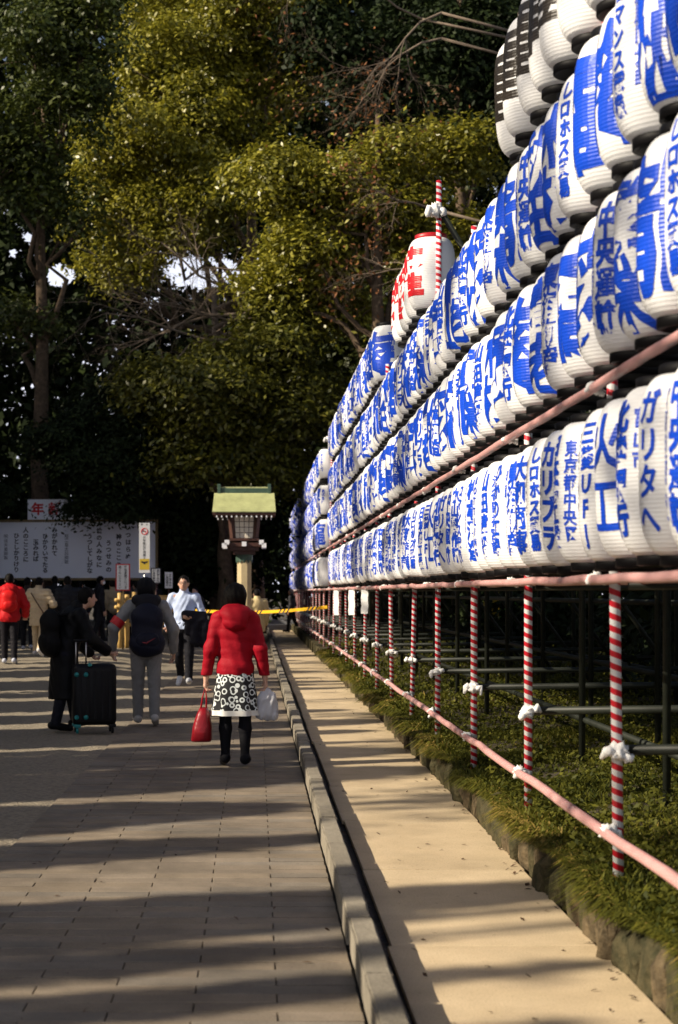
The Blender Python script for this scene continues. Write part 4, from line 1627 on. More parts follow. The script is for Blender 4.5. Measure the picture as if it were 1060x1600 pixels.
    if hc == 'bob':
        Hh.ell(head_c + np.array([0, -0.012, 0.004]) * H, (0.066 * H, 0.068 * H, 0.070 * H))
        for s in (-1, 1):
            Hh.cone(head_c + np.array([s * 0.034, -0.012, 0.0]) * H, head_c + np.array([s * 0.038, -0.016, -0.05]) * H, 0.024 * H, 0.020 * H)
        Hh.cone(head_c + np.array([0, -0.03, 0]) * H, head_c + np.array([0, -0.034, -0.055]) * H, 0.038 * H, 0.028 * H)
        Hh.cuts.append((0, 1, 0.25, head_c[1] + 0.028 * H + 0.25 * (head_c[2] + 0.02 * H)))
    else:
        Hh.ell(head_c + np.array([0, -0.010, 0.012]) * H, (0.050 * H, 0.060 * H, 0.064 * H))
        Hh.ell(head_c + np.array([0, -0.028, -0.012]) * H, (0.042 * H, 0.038 * H, 0.046 * H))
        Hh.cuts.append((0, 0.75, -0.66, 0.75 * (head_c[1] + 0.008 * H) - 0.66 * (head_c[2] - 0.014 * H)))
    nz = lambda X, Y, Z: 0.0022 * np.sin(X * 160 + 20 * Z) + 0.002 * np.sin(X * 90 - Y * 70)
    link('hair', Hh.mesh('hair', vox * 0.8, nz), M['hair'] if not o.get('hair_col') else cloth(o['hair_col']), root)
    # ---- face
    eye_me = MB().lathe([(0.0008, -0.0055), (0.004, -0.004), (0.0058, 0), (0.004, 0.004), (0.0008, 0.0055)], 8).mesh('eye')
    eye_me.materials.append(M['ink'])
    for s in (-1, 1):
        inst('eye', eye_me, root, head_c + np.array([s * 0.0175, 0.0505, 0.004]) * H, None, (H * 0.75,) * 3)
        MB().tube([head_c + np.array([s * 0.009, 0.054, 0.015]) * H, head_c + np.array([s * 0.028, 0.047, 0.014]) * H], 0.0022 * H, 5).build('eyebrow', M['hair'], root)
    MB().tube([head_c + np.array([x_, 0.0545 - abs(x_) * 0.3, -0.036 + abs(x_) * 0.12]) * H for x_ in (-0.015, -0.007, 0, 0.007, 0.015)], [0.001 * H, 0.0028 * H, 0.0034 * H, 0.0028 * H, 0.001 * H], 6).build('mouth', cloth((0.33, 0.10, 0.08)), root)
    if o.get('glasses'):
        mb = MB()
        for s in (-1, 1):
            c_ = head_c + np.array([s * 0.0185, 0.0605, 0.003]) * H
            mb.tube([c_ + np.array([math.cos(a) * 0.0135, 0, math.sin(a) * 0.0105]) * H for a in np.linspace(0, 2 * math.pi, 15)], 0.0016 * H, 5, False)
            mb.tube([head_c + np.array([s * 0.032, 0.058, 0.006]) * H, head_c + np.array([s * 0.048, 0.0, 0.004]) * H], 0.0014 * H, 5)
        mb.tube([head_c + np.array([-0.005, 0.0625, 0.005]) * H, head_c + np.array([0.005, 0.0625, 0.005]) * H], 0.0014 * H, 5)
        mb.build('glasses', M['ink'], root)
    if o.get('mask'):
        k_ = SDF(0.01)
        k_.ell(head_c + np.array([0, 0.030, -0.028]) * H, (0.040 * H, 0.040 * H, 0.032 * H))
        k_.cuts.append((0, -1, 0, -(head_c[1] + 0.012 * H)))
        link('mask', k_.mesh('mask', vox * 0.7), M['paper'], root)
    if o.get('armband'):
        j = J[o['armband']]
        MB().tube([lerp(j['sh'], j['el'], 0.62), lerp(j['sh'], j['el'], 0.92)], [0.036 * H + inf, 0.034 * H + inf], 14, False).build('armband', M['sign_red'], root, True)
    Mx = Matrix.Translation(loc) @ Matrix.Rotation(rz, 4, 'Z')
    out = {n: {k: Mx @ Vector(v) for k, v in J[n].items() if k != 'hd'} for n in 'LR'}
    out['head'] = Mx @ Vector(head_c)
    out['back'] = lambda x, y, z: Mx @ Vector(T_(x, y, z))
    out['root'] = root
    return out


def backpack(label, P, H, rz, m, w_, h_, d_, zc, mark=None, group=None):
    c = P['back'](0, -0.085 - d_ / 2 / H, zc)
    r = empty('backpack', c, rz)
    tag(r, label, 'backpack', group)
    S = SDF(0.05)
    S.cone((-w_ / 2 + 0.1, 0, -h_ / 2 + 0.12), (w_ / 2 - 0.1, 0, -h_ / 2 + 0.12), 0.12, 0.12, d_ / 0.24)
    S.cone((-w_ / 2 + 0.12, 0, h_ / 2 - 0.14), (w_ / 2 - 0.12, 0, h_ / 2 - 0.14), 0.12, 0.12, d_ / 0.24)
    S.cone((0, 0, -h_ / 2 + 0.15), (0, 0, h_ / 2 - 0.14), w_ / 2, w_ / 2 - 0.02, d_ / w_)
    link('pack_body', S.mesh('pack_body', 0.014, lambda X, Y, Z: 0.004 * np.sin(Z * 40 + X * 12)), m, r)
    P_ = SDF(0.03)
    P_.cone((-w_ / 2 + 0.13, -d_ * 0.42, -h_ * 0.2), (w_ / 2 - 0.13, -d_ * 0.42, -h_ * 0.2), 0.085, 0.085, 0.45)
    link('pocket', P_.mesh('pocket', 0.014), m, r)
    for s in (-1, 1):
        MB().tube([(s * 0.085, d_ * 0.35, h_ * 0.38), (s * 0.10, d_ * 0.5 + 0.09, h_ * 0.42), (s * 0.115, d_ * 0.5 + 0.22, h_ * 0.25), (s * 0.13, d_ * 0.5 + 0.2, -h_ * 0.1), (s * 0.14, d_ * 0.4 + 0.02, -h_ * 0.32)],
                  0.022, 8).build('strap', m, r, True)
    if mark is not None:
        MB().tube([(-0.06, -d_ * 0.5 - 0.045, -h_ * 0.24), (-0.02, -d_ * 0.5 - 0.05, -h_ * 0.26), (0.09, -d_ * 0.5 - 0.045, -h_ * 0.15)], [0.006, 0.012, 0.002], 6).build('mark', mark, r)
    return r


# patterned skirt: black with white rings and a white hem
ms, t, b = nmat('ring_print_skirt')
tc = t.nodes.new('ShaderNodeTexCoord')
vo = t.nodes.new('ShaderNodeTexVoronoi')
vo.inputs['Scale'].default_value = 19.0
vo.inputs['Randomness'].default_value = 0.85
t.links.new(tc.outputs['Object'], vo.inputs['Vector'])
rp = t.nodes.new('ShaderNodeValToRGB')
rp.color_ramp.interpolation = 'CONSTANT'
els = rp.color_ramp.elements
els[0].color = (0.01, 0.01, 0.012, 1)
els[1].position = 0.33
els[1].color = (0.68, 0.72, 0.7, 1)
e2 = els.new(0.52)
e2.color = (0.01, 0.01, 0.012, 1)
t.links.new(vo.outputs['Distance'], rp.inputs['Fac'])
sx = t.nodes.new('ShaderNodeSeparateXYZ')
t.links.new(tc.outputs['Object'], sx.inputs[0])
rz_ = t.nodes.new('ShaderNodeValToRGB')
rz_.color_ramp.interpolation = 'CONSTANT'
els = rz_.color_ramp.elements
els[0].color = (1, 1, 1, 1)
els[1].position = 0.497
els[1].color = (0, 0, 0, 1)
t.links.new(sx.outputs[2], rz_.inputs['Fac'])
rb_ = t.nodes.new('ShaderNodeValToRGB')
rb_.color_ramp.interpolation = 'CONSTANT'
els = rb_.color_ramp.elements
els[0].color = (0.74, 0.72, 0.66, 1)
els[1].position = 0.497
els[1].color = (0.0, 0.0, 0.0, 1)
mx = t.nodes.new('ShaderNodeMix')
mx.data_type = 'RGBA'
t.links.new(rz_.outputs['Color'], mx.inputs['Factor'])
t.links.new(rp.outputs['Color'], mx.inputs['A'])
mx.inputs['B'].default_value = (0.74, 0.72, 0.66, 1)
t.links.new(mx.outputs['Result'], b.inputs['Base Color'])
b.inputs['Roughness'].default_value = 0.8

RED_DOWN = mat('red_down', (0.29, 0.003, 0.012), 0.65, 0.06, 6, 0.2, 28, 0.15)
W = person('woman in red hooded down jacket and ring patterned skirt walking away down the walk', (-0.18, 13.45, 0), 1.58, 0.0, dict(shw=0.096,
    legL=(0.06, 0.10, 0.25), legR=(-0.05, 0.05, 0.12), lower='tights', lower_col=(0.006, 0.006, 0.008), skirt=(ms, 0.86, 0.455, 0.155, 0.205),
    hem=0.505, puff=0.010, quilt=0.004, quilt_period=0.085, hood=True, upper_mat=RED_DOWN, hair='bob', shoe_col=(0.006, 0.006, 0.008),
    armL=((-0.040, -0.015, -0.168), (-0.066, 0.02, -0.322)), armR=((0.043, -0.02, -0.168), (0.068, 0.01, -0.322)), handL=(-0.1, 0.05, -1), handR=(0.1, 0.05, -1), curl=1.25, vox=0.0085))
# red handbag in her left hand
hl = W['L']['wr'] + Vector((-0.008, 0.005, -0.085))
r = empty('handbag', hl)
tag(r, 'red leather handbag hanging from the left hand of the woman in red', 'handbag')
V, Fc = [], []
for z, wx, wy in ((-0.475, 0.085, 0.15), (-0.46, 0.092, 0.165), (-0.35, 0.085, 0.15), (-0.25, 0.06, 0.13), (-0.19, 0.035, 0.12)):
    for a in range(20):
        th = 2 * math.pi * a / 20
        cx_, cy_ = math.copysign(abs(math.cos(th)) ** 0.5, math.cos(th)), math.copysign(abs(math.sin(th)) ** 0.5, math.sin(th))
        V.append((wx * cx_ - 0.015 + 0.06 * (z + 0.19), wy * cy_, z))
Fc = [(i * 20 + a, i * 20 + (a + 1) % 20, (i + 1) * 20 + (a + 1) % 20, (i + 1) * 20 + a) for i in range(4) for a in range(20)] + [tuple(range(19, -1, -1)), tuple(range(80, 100))]
MB().add(V, Fc).build('bag_body', mat('red_leather', (0.24, 0.004, 0.010), 0.4, 0.08, 6, 0.2, 30), r, True)
for yy in (-0.07, 0.07):
    MB().tube([(-0.02 - 0.022, yy, -0.22), (-0.024, yy * 0.5, -0.1), (0.0, 0.0, -0.004), (0.012, yy * 0.5, -0.1), (0.008, yy, -0.22)], 0.0065, 6).build('bag_handle', RED_DOWN, r, True)
# white plastic bag in her right hand
hr = W['R']['wr'] + Vector((0.008, 0.0, -0.075))
r = empty('plastic_bag', hr)
tag(r, 'crumpled white plastic carrier bag in the right hand of the woman in red', 'plastic bag')
S = SDF(0.03)
S.cone((0.0, 0, -0.02), (0.005, 0, -0.11), 0.018, 0.075, 0.8).cone((0.01, 0, -0.13), (0.015, 0, -0.215), 0.09, 0.095, 0.7).ell((0.075, 0.0, -0.265), (0.035, 0.05, 0.045)).ell((-0.04, 0.0, -0.25), (0.05, 0.06, 0.05))
bagm, t, b = nmat('white_plastic')
b.inputs['Base Color'].default_value = (0.74, 0.74, 0.77, 1)
b.inputs['Roughness'].default_value = 0.35
tr = t.nodes.new('ShaderNodeBsdfTranslucent')
tr.inputs[0].default_value = (0.7, 0.7, 0.72, 1)
mx_ = t.nodes.new('ShaderNodeMixShader')
mx_.inputs[0].default_value = 0.35
t.links.new(b.outputs[0], mx_.inputs[1])
t.links.new(tr.outputs[0], mx_.inputs[2])
t.links.new(mx_.outputs[0], t.nodes['Material Output'].inputs[0])
link('bag_body', S.mesh('bag_body', 0.007, lambda X, Y, Z: 0.004 * np.sin(X * 60 + 3 * np.sin(Z * 25)) * np.sin(Z * 17 + Y * 40) + 0.003 * np.sin(X * 110 - Z * 30)), bagm, r)
MB().tube([(-0.012, -0.01, -0.03), (-0.004, -0.004, 0.01), (0.004, 0.004, 0.012), (0.012, 0.01, -0.03)], 0.008, 6).build('bag_handle', bagm, r, True)

# grey jacket man with backpack
G = person('person in grey jacket with red armband and dark cap walking away', (-1.25, 17.5, 0), 1.66, 0.12, dict(
    legL=(0.12, 0.16, 0.05), legR=(-0.10, 0.10, 0.35), lower_col=(0.21, 0.205, 0.20), upper_col=(0.235, 0.23, 0.225), shoe_col=(0.42, 0.40, 0.38), hem=0.46, puff=0.012, flare=1.08,
    armL=((-0.11, -0.02, -0.145), (-0.115, 0.035, -0.29)), armR=((0.075, -0.01, -0.16), (0.08, 0.06, -0.31)), hair='bob', hood=False, armband='L', hair_col=(0.006, 0.006, 0.008), curl=0.8))
hd_ = SDF(0.02)
hd_.ell((0, -0.15, 1.43), (0.16, 0.085, 0.08), (0.4, 0, 0)).ell((0, -0.19, 1.36), (0.13, 0.065, 0.09)).ell((-0.11, -0.05, 1.44), (0.06, 0.11, 0.06)).ell((0.11, -0.05, 1.44), (0.06, 0.11, 0.06))
link('hood', hd_.mesh('hood', 0.012), cloth((0.012, 0.012, 0.016)), G['root'])
backpack('dark navy backpack worn by the person in the grey jacket', G, 1.66, 0.12, cloth((0.010, 0.011, 0.022), 0.6), 0.36, 0.56, 0.2, 0.645, mat('dull_red_mark', (0.16, 0.012, 0.02), 0.5))

# person in long black coat with suitcase
K = person('person in long black coat bowed over a black suitcase, facing right', (-2.12, 16.95, 0), 1.60, R_(-62), dict(
    legL=(0.28, 0.1, 0.0), legR=(-0.12, 0.1, 0.2), lower_col=(0.010, 0.010, 0.016), upper_col=(0.003, 0.003, 0.0035), shoe_col=(0.005, 0.005, 0.006), hem=0.22, puff=0.024, flare=1.05, lean=0.30, headfwd=0.035,
    armL=((-0.03, 0.06, -0.16), (-0.0, 0.16, -0.27)), armR=((0.05, 0.05, -0.16), (0.02, 0.19, -0.25)), curl=1.4))
backpack('black rucksack on the back of the person in the long black coat', K, 1.60, R_(-62), cloth((0.003, 0.003, 0.0035), 0.7), 0.34, 0.5, 0.19, 0.68)
hk = K['R']['wr']
r = empty('suitcase', (-1.76, 16.7, 0))
r.rotation_euler = (0, 0, R_(12))
tag(r, 'large black suitcase with turquoise corner fittings beside the person in black', 'suitcase')
shell = mat('black_shell', (0.004, 0.004, 0.005), 0.5, 0.2, 8, spec=0.2)
teal = mat('turquoise', (0.01, 0.19, 0.19), 0.4)
MB().box((0, 0, 0.42), (0.47, 0.28, 0.66)).build('shell', shell, r, True, bevel=0.055)
rib = MB()
for x in (-0.16, -0.08, 0, 0.08, 0.16):
    rib.box((x, -0.142, 0.42), (0.03, 0.012, 0.52))
rib.build('rib', shell, r, bevel=0.004)
for x in (-0.19, 0.19):
    for yy in (-0.1, 0.1):
        c_ = empty
        m_ = MB().box((x, yy, 0.085), (0.075, 0.07, 0.035)).build('wheel_mount', teal if x < 0 else shell, r, bevel=0.01)
        MB().tube([(x - 0.012, yy, 0.035), (x + 0.012, yy, 0.035)], 0.034, 14).build('wheel', teal if (x < 0 and yy < 0) else shell, m_, True)
for x, yy, z in ((-0.06, -0.145, 0.745), (-0.2, -0.142, 0.64), (-0.10, -0.148, 0.64), (-0.2, -0.142, 0.18), (-0.10, -0.148, 0.18)):
    MB().lathe([(0.001, -0.012), (0.022, -0.008), (0.026, 0), (0.022, 0.008), (0.001, 0.012)], 14).build('corner_stud', teal, r, True, loc=(x, yy, z), rot=(R_(90 if z < 0.7 else 40), 0, 0))
hx, hy = -0.14, 0.06
mb = MB()
for dx in (0, 0.11):
    mb.tube([(hx + dx - 0.05, hy, 0.72), (hx + dx - 0.05, hy, 1.0)], 0.009, 8)
mb.build('telescopic_tube', M['steel'], r, True)
MB().tube([(hx - 0.075, hy, 1.0), (hx + 0.085, hy, 1.0)], 0.018, 8).build('handle', shell, r, True)

# man in pale shirt facing the camera
Wm = person('man in pale blue shirt and glasses walking towards the camera', (-1.16, 24.8, 0), 1.75, R_(180 - 6), dict(
    legL=(0.16, 0.06, -0.1), legR=(-0.14, 0.42, 0.75), lower_col=(0.010, 0.010, 0.014), upper_col=(0.44, 0.52, 0.72), upper_name='shirt', shoe_col=(0.62, 0.64, 0.68), hem=0.53, puff=0.006, glasses=True,
    armL=((-0.065, -0.01, -0.165), (0.03, 0.12, -0.19)), armR=((0.06, -0.03, -0.165), (0.03, 0.07, -0.27)), curl=1.0))
r = empty('folded_jacket', Wm['L']['wr'])
r.rotation_euler = (0, 0, R_(174))
tag(r, 'dark jacket draped over the forearm of the man in the pale shirt', 'jacket')
S = SDF(0.03)
S.cone((-0.2, -0.03, 0.03), (0.08, 0.04, 0.05), 0.07, 0.075, 0.9).cone((-0.18, 0.0, -0.05), (-0.21, 0.0, -0.40), 0.10, 0.085, 0.55).cone((-0.05, 0.03, -0.05), (-0.07, 0.03, -0.36), 0.10, 0.09, 0.55)
S.cone((0.05, 0.04, 0), (0.03, 0.04, -0.22), 0.075, 0.06, 0.6).cone((-0.24, 0.01, -0.3), (-0.27, 0.01, -0.43), 0.06, 0.03, 0.6)
link('cloth_folds', S.mesh('cloth_folds', 0.012, lambda X, Y, Z: 0.012 * np.sin(X * 42 + 5 * np.sin(Z * 6)) * (Z < 0) + 0.004 * np.sin(Z * 50)), cloth((0.008, 0.008, 0.014), 0.7), r)

# crowd at the left
def gp(px_, s):
    """ground point from photo column and pixels per metre"""
    Y = F_ / s
    X = (px_ - 400) / s
    return (X, Y, gz(X, Y) - 0.012)


c = gp(15, 80)
A = person('person in bright red jacket with red rucksack at the left of the crowd', c, 1.75, 0.1, dict(legL=(0.1, 0.1, 0.1), legR=(-0.08, 0.1, 0.2), upper_col=(0.45, 0.010, 0.014), lower_col=(0.010, 0.009, 0.012), shoe_col=(0.45, 0.47, 0.55), puff=0.026, hood=True, vox=0.014,
           armL=((-0.08, -0.01, -0.16), (-0.09, 0.07, -0.29)), armR=((0.07, 0.0, -0.16), (0.06, 0.09, -0.27))))
backpack('bright red rucksack on the back of the person in red', A, 1.75, 0.1, cloth((0.60, 0.012, 0.012), 0.5), 0.3, 0.42, 0.17, 0.70)
c = gp(61, 75)
A = person('woman in cream quilted coat and beige trousers with shoulder strap', c, 1.62, -0.2, dict(legL=(0.12, 0.12, 0.1), legR=(-0.12, 0.35, 0.6), upper_col=(0.52, 0.42, 0.28), lower_col=(0.50, 0.40, 0.26), shoe_col=(0.62, 0.62, 0.64), hem=0.40, puff=0.028, quilt=0.015, quilt_period=0.085, hair='short', vox=0.014,
           armL=((-0.07, 0.0, -0.15), (-0.05, 0.10, -0.2)), armR=((0.075, 0.02, -0.15), (0.03, 0.13, -0.15))))
Hc = 1.62
mbs = MB().tube([A['back'](-0.075, -0.085, 0.80), A['back'](0.0, -0.12, 0.70), A['back'](0.08, -0.118, 0.58), A['back'](0.118, -0.06, 0.5)], 0.012, 6)
o = mbs.build('shoulder_strap', M['wood'])
o.parent = A['root']
o.matrix_parent_inverse = (Matrix.Translation(A['root'].location) @ A['root'].rotation_euler.to_matrix().to_4x4()).inverted()
crowd = [
    ('person in black quilted jacket standing behind the suitcase traveller', 106, 73, 1.68, 0.3, dict(upper_col=(0.014, 0.015, 0.02), quilt=0.014, puff=0.026)),
    ('person in dark coat and white mask facing right before the board', 156, 59, 1.74, -1.2, dict(upper_col=(0.008, 0.008, 0.012), hem=0.33, mask=True, legL=(0.2, 0.1, 0.0), legR=(-0.18, 0.2, 0.4))),
    ('person in dark sweater walking just behind the person in red', 43, 68, 1.66, 0.1, dict(upper_col=(0.02, 0.014, 0.014), legL=(0.1, 0.1, 0.1), legR=(-0.1, 0.2, 0.3), shoe_col=(0.5, 0.5, 0.55))),
    ('person in beige jacket half hidden behind the one in a mask', 176, 57, 1.66, 0.6, dict(upper_col=(0.33, 0.26, 0.16), hem=0.42)),
    ('tall person in black standing with head against the white board', 86, 57, 1.78, 0.2, dict(upper_col=(0.009, 0.009, 0.011))),
    ('person in navy coat close to the board between two dark ones', 125, 56, 1.66, -0.3, dict(upper_col=(0.012, 0.014, 0.025), hem=0.35)),
    ('person in dark brown coat under the left part of the board', 24, 55, 1.70, 0.5, dict(upper_col=(0.028, 0.018, 0.012), hem=0.33)),
    ('person in charcoal jacket under the red framed notice', 204, 55, 1.68, -0.5, dict(upper_col=(0.03, 0.03, 0.033))),
    ('person in grey scarf and coat behind the bamboo barrier', 214, 58, 1.62, 0.8, dict(upper_col=(0.06, 0.055, 0.05), hem=0.36)),
    ('person in black hat and coat under the far edge of the board', 240, 54, 1.70, 0.1, dict(upper_col=(0.010, 0.010, 0.012), hem=0.36)),
    ('person in dark jacket behind the man in the pale shirt', 306, 56, 1.68, 2.6, dict(upper_col=(0.02, 0.018, 0.02))),
    ('dim figure in grey cap walking beyond the tape near the far rack', 456, 42, 1.62, 1.2, dict(upper_col=(0.03, 0.03, 0.035), hair_col=(0.25, 0.25, 0.25), legL=(0.2, 0.1, 0.0), legR=(-0.2, 0.25, 0.5))),
    ('person in cream coat standing just right of the shrine lantern post', 402, 65, 1.60, 0.4, dict(upper_col=(0.56, 0.45, 0.24), hem=0.36, puff=0.03)),
    ('person in dark green parka under the middle of the board', 104, 54, 1.66, 0.0, dict(upper_col=(0.014, 0.02, 0.014), hem=0.4)),
    ('person in black with grey collar at the left frame edge', 4, 60, 1.68, 0.2, dict(upper_col=(0.012, 0.012, 0.014))),
]
for lab, px_, s, H, rz, o in crowd:
    o.setdefault('vox', 0.017)
    o.setdefault('legL', (0.05, 0.05, 0.05))
    o.setdefault('legR', (-0.05, 0.06, 0.1))
    o.setdefault('shoe_col', (0.02, 0.02, 0.02))
    c = gp(px_, s)
    if c[0] > -1.6:
        c = (c[0], c[1], 0.0)
    o['group'] = 'visitors gathered by the poem board'
    person(lab, c, H, rz, o)

#=WOOD=
# ------------------------------------------------------------------ trees
def blob(px_, py_, rx, ry, Y, depth=None):
    c = at(px_, py_, Y)
    s = Y / F_
    return (tuple(c), (rx * s, depth or rx * s * 0.8, ry * s))


def gaps(p):
    x = 400 + F_ * p[:, 0] / p[:, 1]
    y = 925 - F_ * (p[:, 2] - EYE) / p[:, 1]
    bad = np.zeros(len(p), bool)
    for gx, gy, a, b in ((315, 425, 62, 28), (95, 430, 24, 20), (45, 372, 10, 11), (115, 50, 14, 10), (150, 66, 22, 10), (345, 82, 12, 8), (235, 470, 14, 10), (20, 395, 8, 9)):
        bad |= ((x - gx) / a) ** 2 + ((y - gy) / b) ** 2 < 1
    return bad


tb = lambda px_, Y: (at(px_, 925, Y).x, Y, 0.0)
# sunlit evergreen in the middle
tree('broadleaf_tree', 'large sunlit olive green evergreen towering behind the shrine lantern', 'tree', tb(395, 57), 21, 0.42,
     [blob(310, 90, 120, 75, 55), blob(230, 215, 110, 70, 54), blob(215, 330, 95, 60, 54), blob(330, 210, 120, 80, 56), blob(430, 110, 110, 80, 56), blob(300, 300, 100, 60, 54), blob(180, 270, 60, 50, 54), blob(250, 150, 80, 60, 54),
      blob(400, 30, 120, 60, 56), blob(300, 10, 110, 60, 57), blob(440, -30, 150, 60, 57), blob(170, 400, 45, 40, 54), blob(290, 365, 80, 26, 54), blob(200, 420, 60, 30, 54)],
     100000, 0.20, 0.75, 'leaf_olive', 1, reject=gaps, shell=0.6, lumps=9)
# sunlit tree right of it
tree('broadleaf_tree', 'sunlit yellow green evergreen rising just left of the red lanterns', 'tree', tb(590, 45), 15.5, 0.35,
     [blob(430, 290, 70, 45, 45), blob(500, 270, 95, 50, 45), blob(600, 250, 90, 40, 46), blob(690, 235, 70, 45, 46), blob(480, 380, 75, 55, 45), blob(560, 330, 110, 60, 45.5), blob(420, 440, 50, 40, 46), blob(530, 460, 80, 60, 46), blob(640, 380, 90, 60, 46)],
     64000, 0.185, 0.7, 'leaf_olive', 2, reject=gaps, shell=0.6, lumps=9)
# left dark tree with visible trunk
tree('broadleaf_tree', 'dark evergreen at the left edge with a tall bare trunk', 'tree', tb(66, 49), 17, 0.36,
     [blob(40, 60, 110, 90, 48), blob(-10, 220, 110, 90, 48), blob(110, 180, 70, 70, 48), blob(60, 290, 60, 50, 48), blob(150, 40, 80, 50, 48), blob(20, 500, 60, 40, 49), blob(130, 330, 40, 40, 48)],
     30000, 0.2, 0.8, 'leaf_green', 3, reject=gaps, lumps=8)
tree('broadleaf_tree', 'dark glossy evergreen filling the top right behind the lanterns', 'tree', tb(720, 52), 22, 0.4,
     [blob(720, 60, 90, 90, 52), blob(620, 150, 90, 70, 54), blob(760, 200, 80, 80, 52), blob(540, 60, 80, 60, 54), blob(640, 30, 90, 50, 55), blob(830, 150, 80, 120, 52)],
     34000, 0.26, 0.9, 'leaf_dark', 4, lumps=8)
tree('broadleaf_tree', 'mid green evergreen behind and above the shrine lantern roof', 'tree', tb(352, 46), 8, 0.3,
     [blob(320, 610, 90, 55, 44), blob(400, 560, 80, 60, 45), blob(460, 640, 70, 80, 45), blob(250, 600, 60, 40, 44), blob(450, 510, 60, 45, 46), blob(360, 690, 80, 60, 45), blob(430, 720, 60, 60, 45), blob(300, 690, 60, 50, 44)],
     60000, 0.19, 0.7, 'leaf_mid', 5, reject=gaps, shell=0.6, lumps=8)
tree('broadleaf_tree', 'low dark evergreen whose branches hang over the poem board', 'tree', tb(-60, 44.6), 8.5, 0.22,
     [blob(135, 725, 55, 40, 44.3, 1.0), blob(180, 720, 70, 50, 44.5, 1.1), blob(165, 780, 55, 16, 44.2, 0.7), blob(195, 798, 30, 14, 44.2, 0.6), blob(230, 690, 60, 50, 45, 1.2), blob(170, 640, 70, 50, 45.5), blob(90, 680, 50, 36, 44.6, 1.0), blob(-10, 770, 36, 22, 44.2, 0.5), blob(120, 798, 24, 14, 44.2, 0.4)],
     30000, 0.15, 0.5, 'leaf_dark', 6, flat=0.4, limbs=False)
tree('broadleaf_tree', 'dark evergreen between the poem board and the shrine lantern', 'tree', tb(300, 50), 8, 0.3,
     [blob(300, 750, 70, 60, 48), blob(250, 780, 50, 60, 48.5), blob(330, 820, 80, 70, 48), blob(375, 790, 50, 80, 48), blob(290, 870, 60, 50, 49), blob(365, 870, 45, 40, 49)],
     30000, 0.22, 0.9, 'leaf_dark', 7)
tree('broadleaf_tree', 'dark evergreen directly behind the middle of the long rack', 'tree', tb(600, 50), 12, 0.3,
     [blob(560, 540, 80, 70, 50), blob(520, 600, 60, 80, 52), blob(640, 480, 80, 70, 50), blob(600, 620, 90, 80, 52), blob(480, 560, 50, 60, 53)],
     20000, 0.24, 0.9, 'leaf_green', 8, reject=gaps)


# bare winter branches
def bare_branches(root_name, label, base, starts, seed, leaves=None):
    rng = np.random.default_rng(seed)
    r = empty(root_name, base)
    tag(r, label, 'tree')
    b = np.array(base)
    mb = MB()
    tips = []
    main = []
    z1 = max(s[0][2] for s in starts)
    mb.tube([(0, 0, 0), (0.1, 0.05, (z1 - b[2]) * 0.5), (0, 0, z1 - b[2])], [0.2, 0.16, 0.1], 9)

    def grow(p, d, L, rad, lvl):
        pts, rr = [tuple(p)], [rad]
        n = 5
        for i in range(n):
            d = d + rng.normal(0, 0.22, 3)
            d[2] -= 0.03
            d /= np.linalg.norm(d)
            p = p + d * L / n
            pts.append(tuple(p))
            rr.append(rad * (1 - 0.75 * (i + 1) / n))
            if lvl < 3 and i >= 1:
                for _ in range(2 if lvl < 2 else 1):
                    nd = d + rng.normal(0, 0.6, 3)
                    nd /= np.linalg.norm(nd)
                    grow(p, nd, L * rng.uniform(0.4, 0.65), rr[-1] * 0.65, lvl + 1)
        tips.append(p)
        mb.tube(pts, rr, 5 if lvl else 7, False)
    for s, e, rad in starts:
        s, e = np.array(s) - b, np.array(e) - b
        mb.tube([(0, 0, s[2] - 0.6), tuple(s)], [rad * 1.2, rad], 7)
        d = e - s
        L = np.linalg.norm(d)
        grow(s, d / L, L, rad, 0)
    mb.build('trunk', M['twig'], r, True)
    if leaves:
        tp = np.array(tips)
        C = tp[rng.integers(0, len(tp), leaves)] + rng.normal(0, 0.22, (leaves, 3))
        V, Q = leaf_quads(C, np.tile([0, 0, 0.5], (leaves, 1)), 0.13, 0.07, rng)
        link('crown', np_mesh('crown', V, Q, np.repeat(rng.random(leaves), 4)), M['leaf_red'], r)
    return r


Yb = 48.0
bare_branches('bare_tree', 'leafless tree spreading pale twigs across the sky gap left of centre', tb(335, 49.5),
              [(tuple(at(425, 490, Yb)), tuple(at(190, 520, Yb - 1)), 0.075), (tuple(at(420, 470, Yb)), tuple(at(230, 420, Yb)), 0.07), (tuple(at(425, 520, Yb)), tuple(at(180, 610, Yb - 1.5)), 0.065), (tuple(at(430, 440, Yb)), tuple(at(330, 380, Yb)), 0.055),
               (tuple(at(420, 500, Yb)), tuple(at(270, 480, Yb + 1)), 0.06)], 31)
Yb = 43.0
bare_branches('bare_tree', 'sunlit branch with a few dry reddish leaves at top centre', tb(815, 43),
              [(tuple(at(690, 20, Yb)), tuple(at(520, 60, Yb - 1)), 0.036), (tuple(at(690, 60, Yb)), tuple(at(560, 120, Yb - 1)), 0.034), (tuple(at(660, 30, Yb)), tuple(at(440, 20, Yb - 1)), 0.032), (tuple(at(690, 430, Yb - 6)), tuple(at(560, 410, Yb - 6)), 0.03), (tuple(at(690, 330, Yb)), tuple(at(580, 300, Yb - 1)), 0.04)], 32, 700)

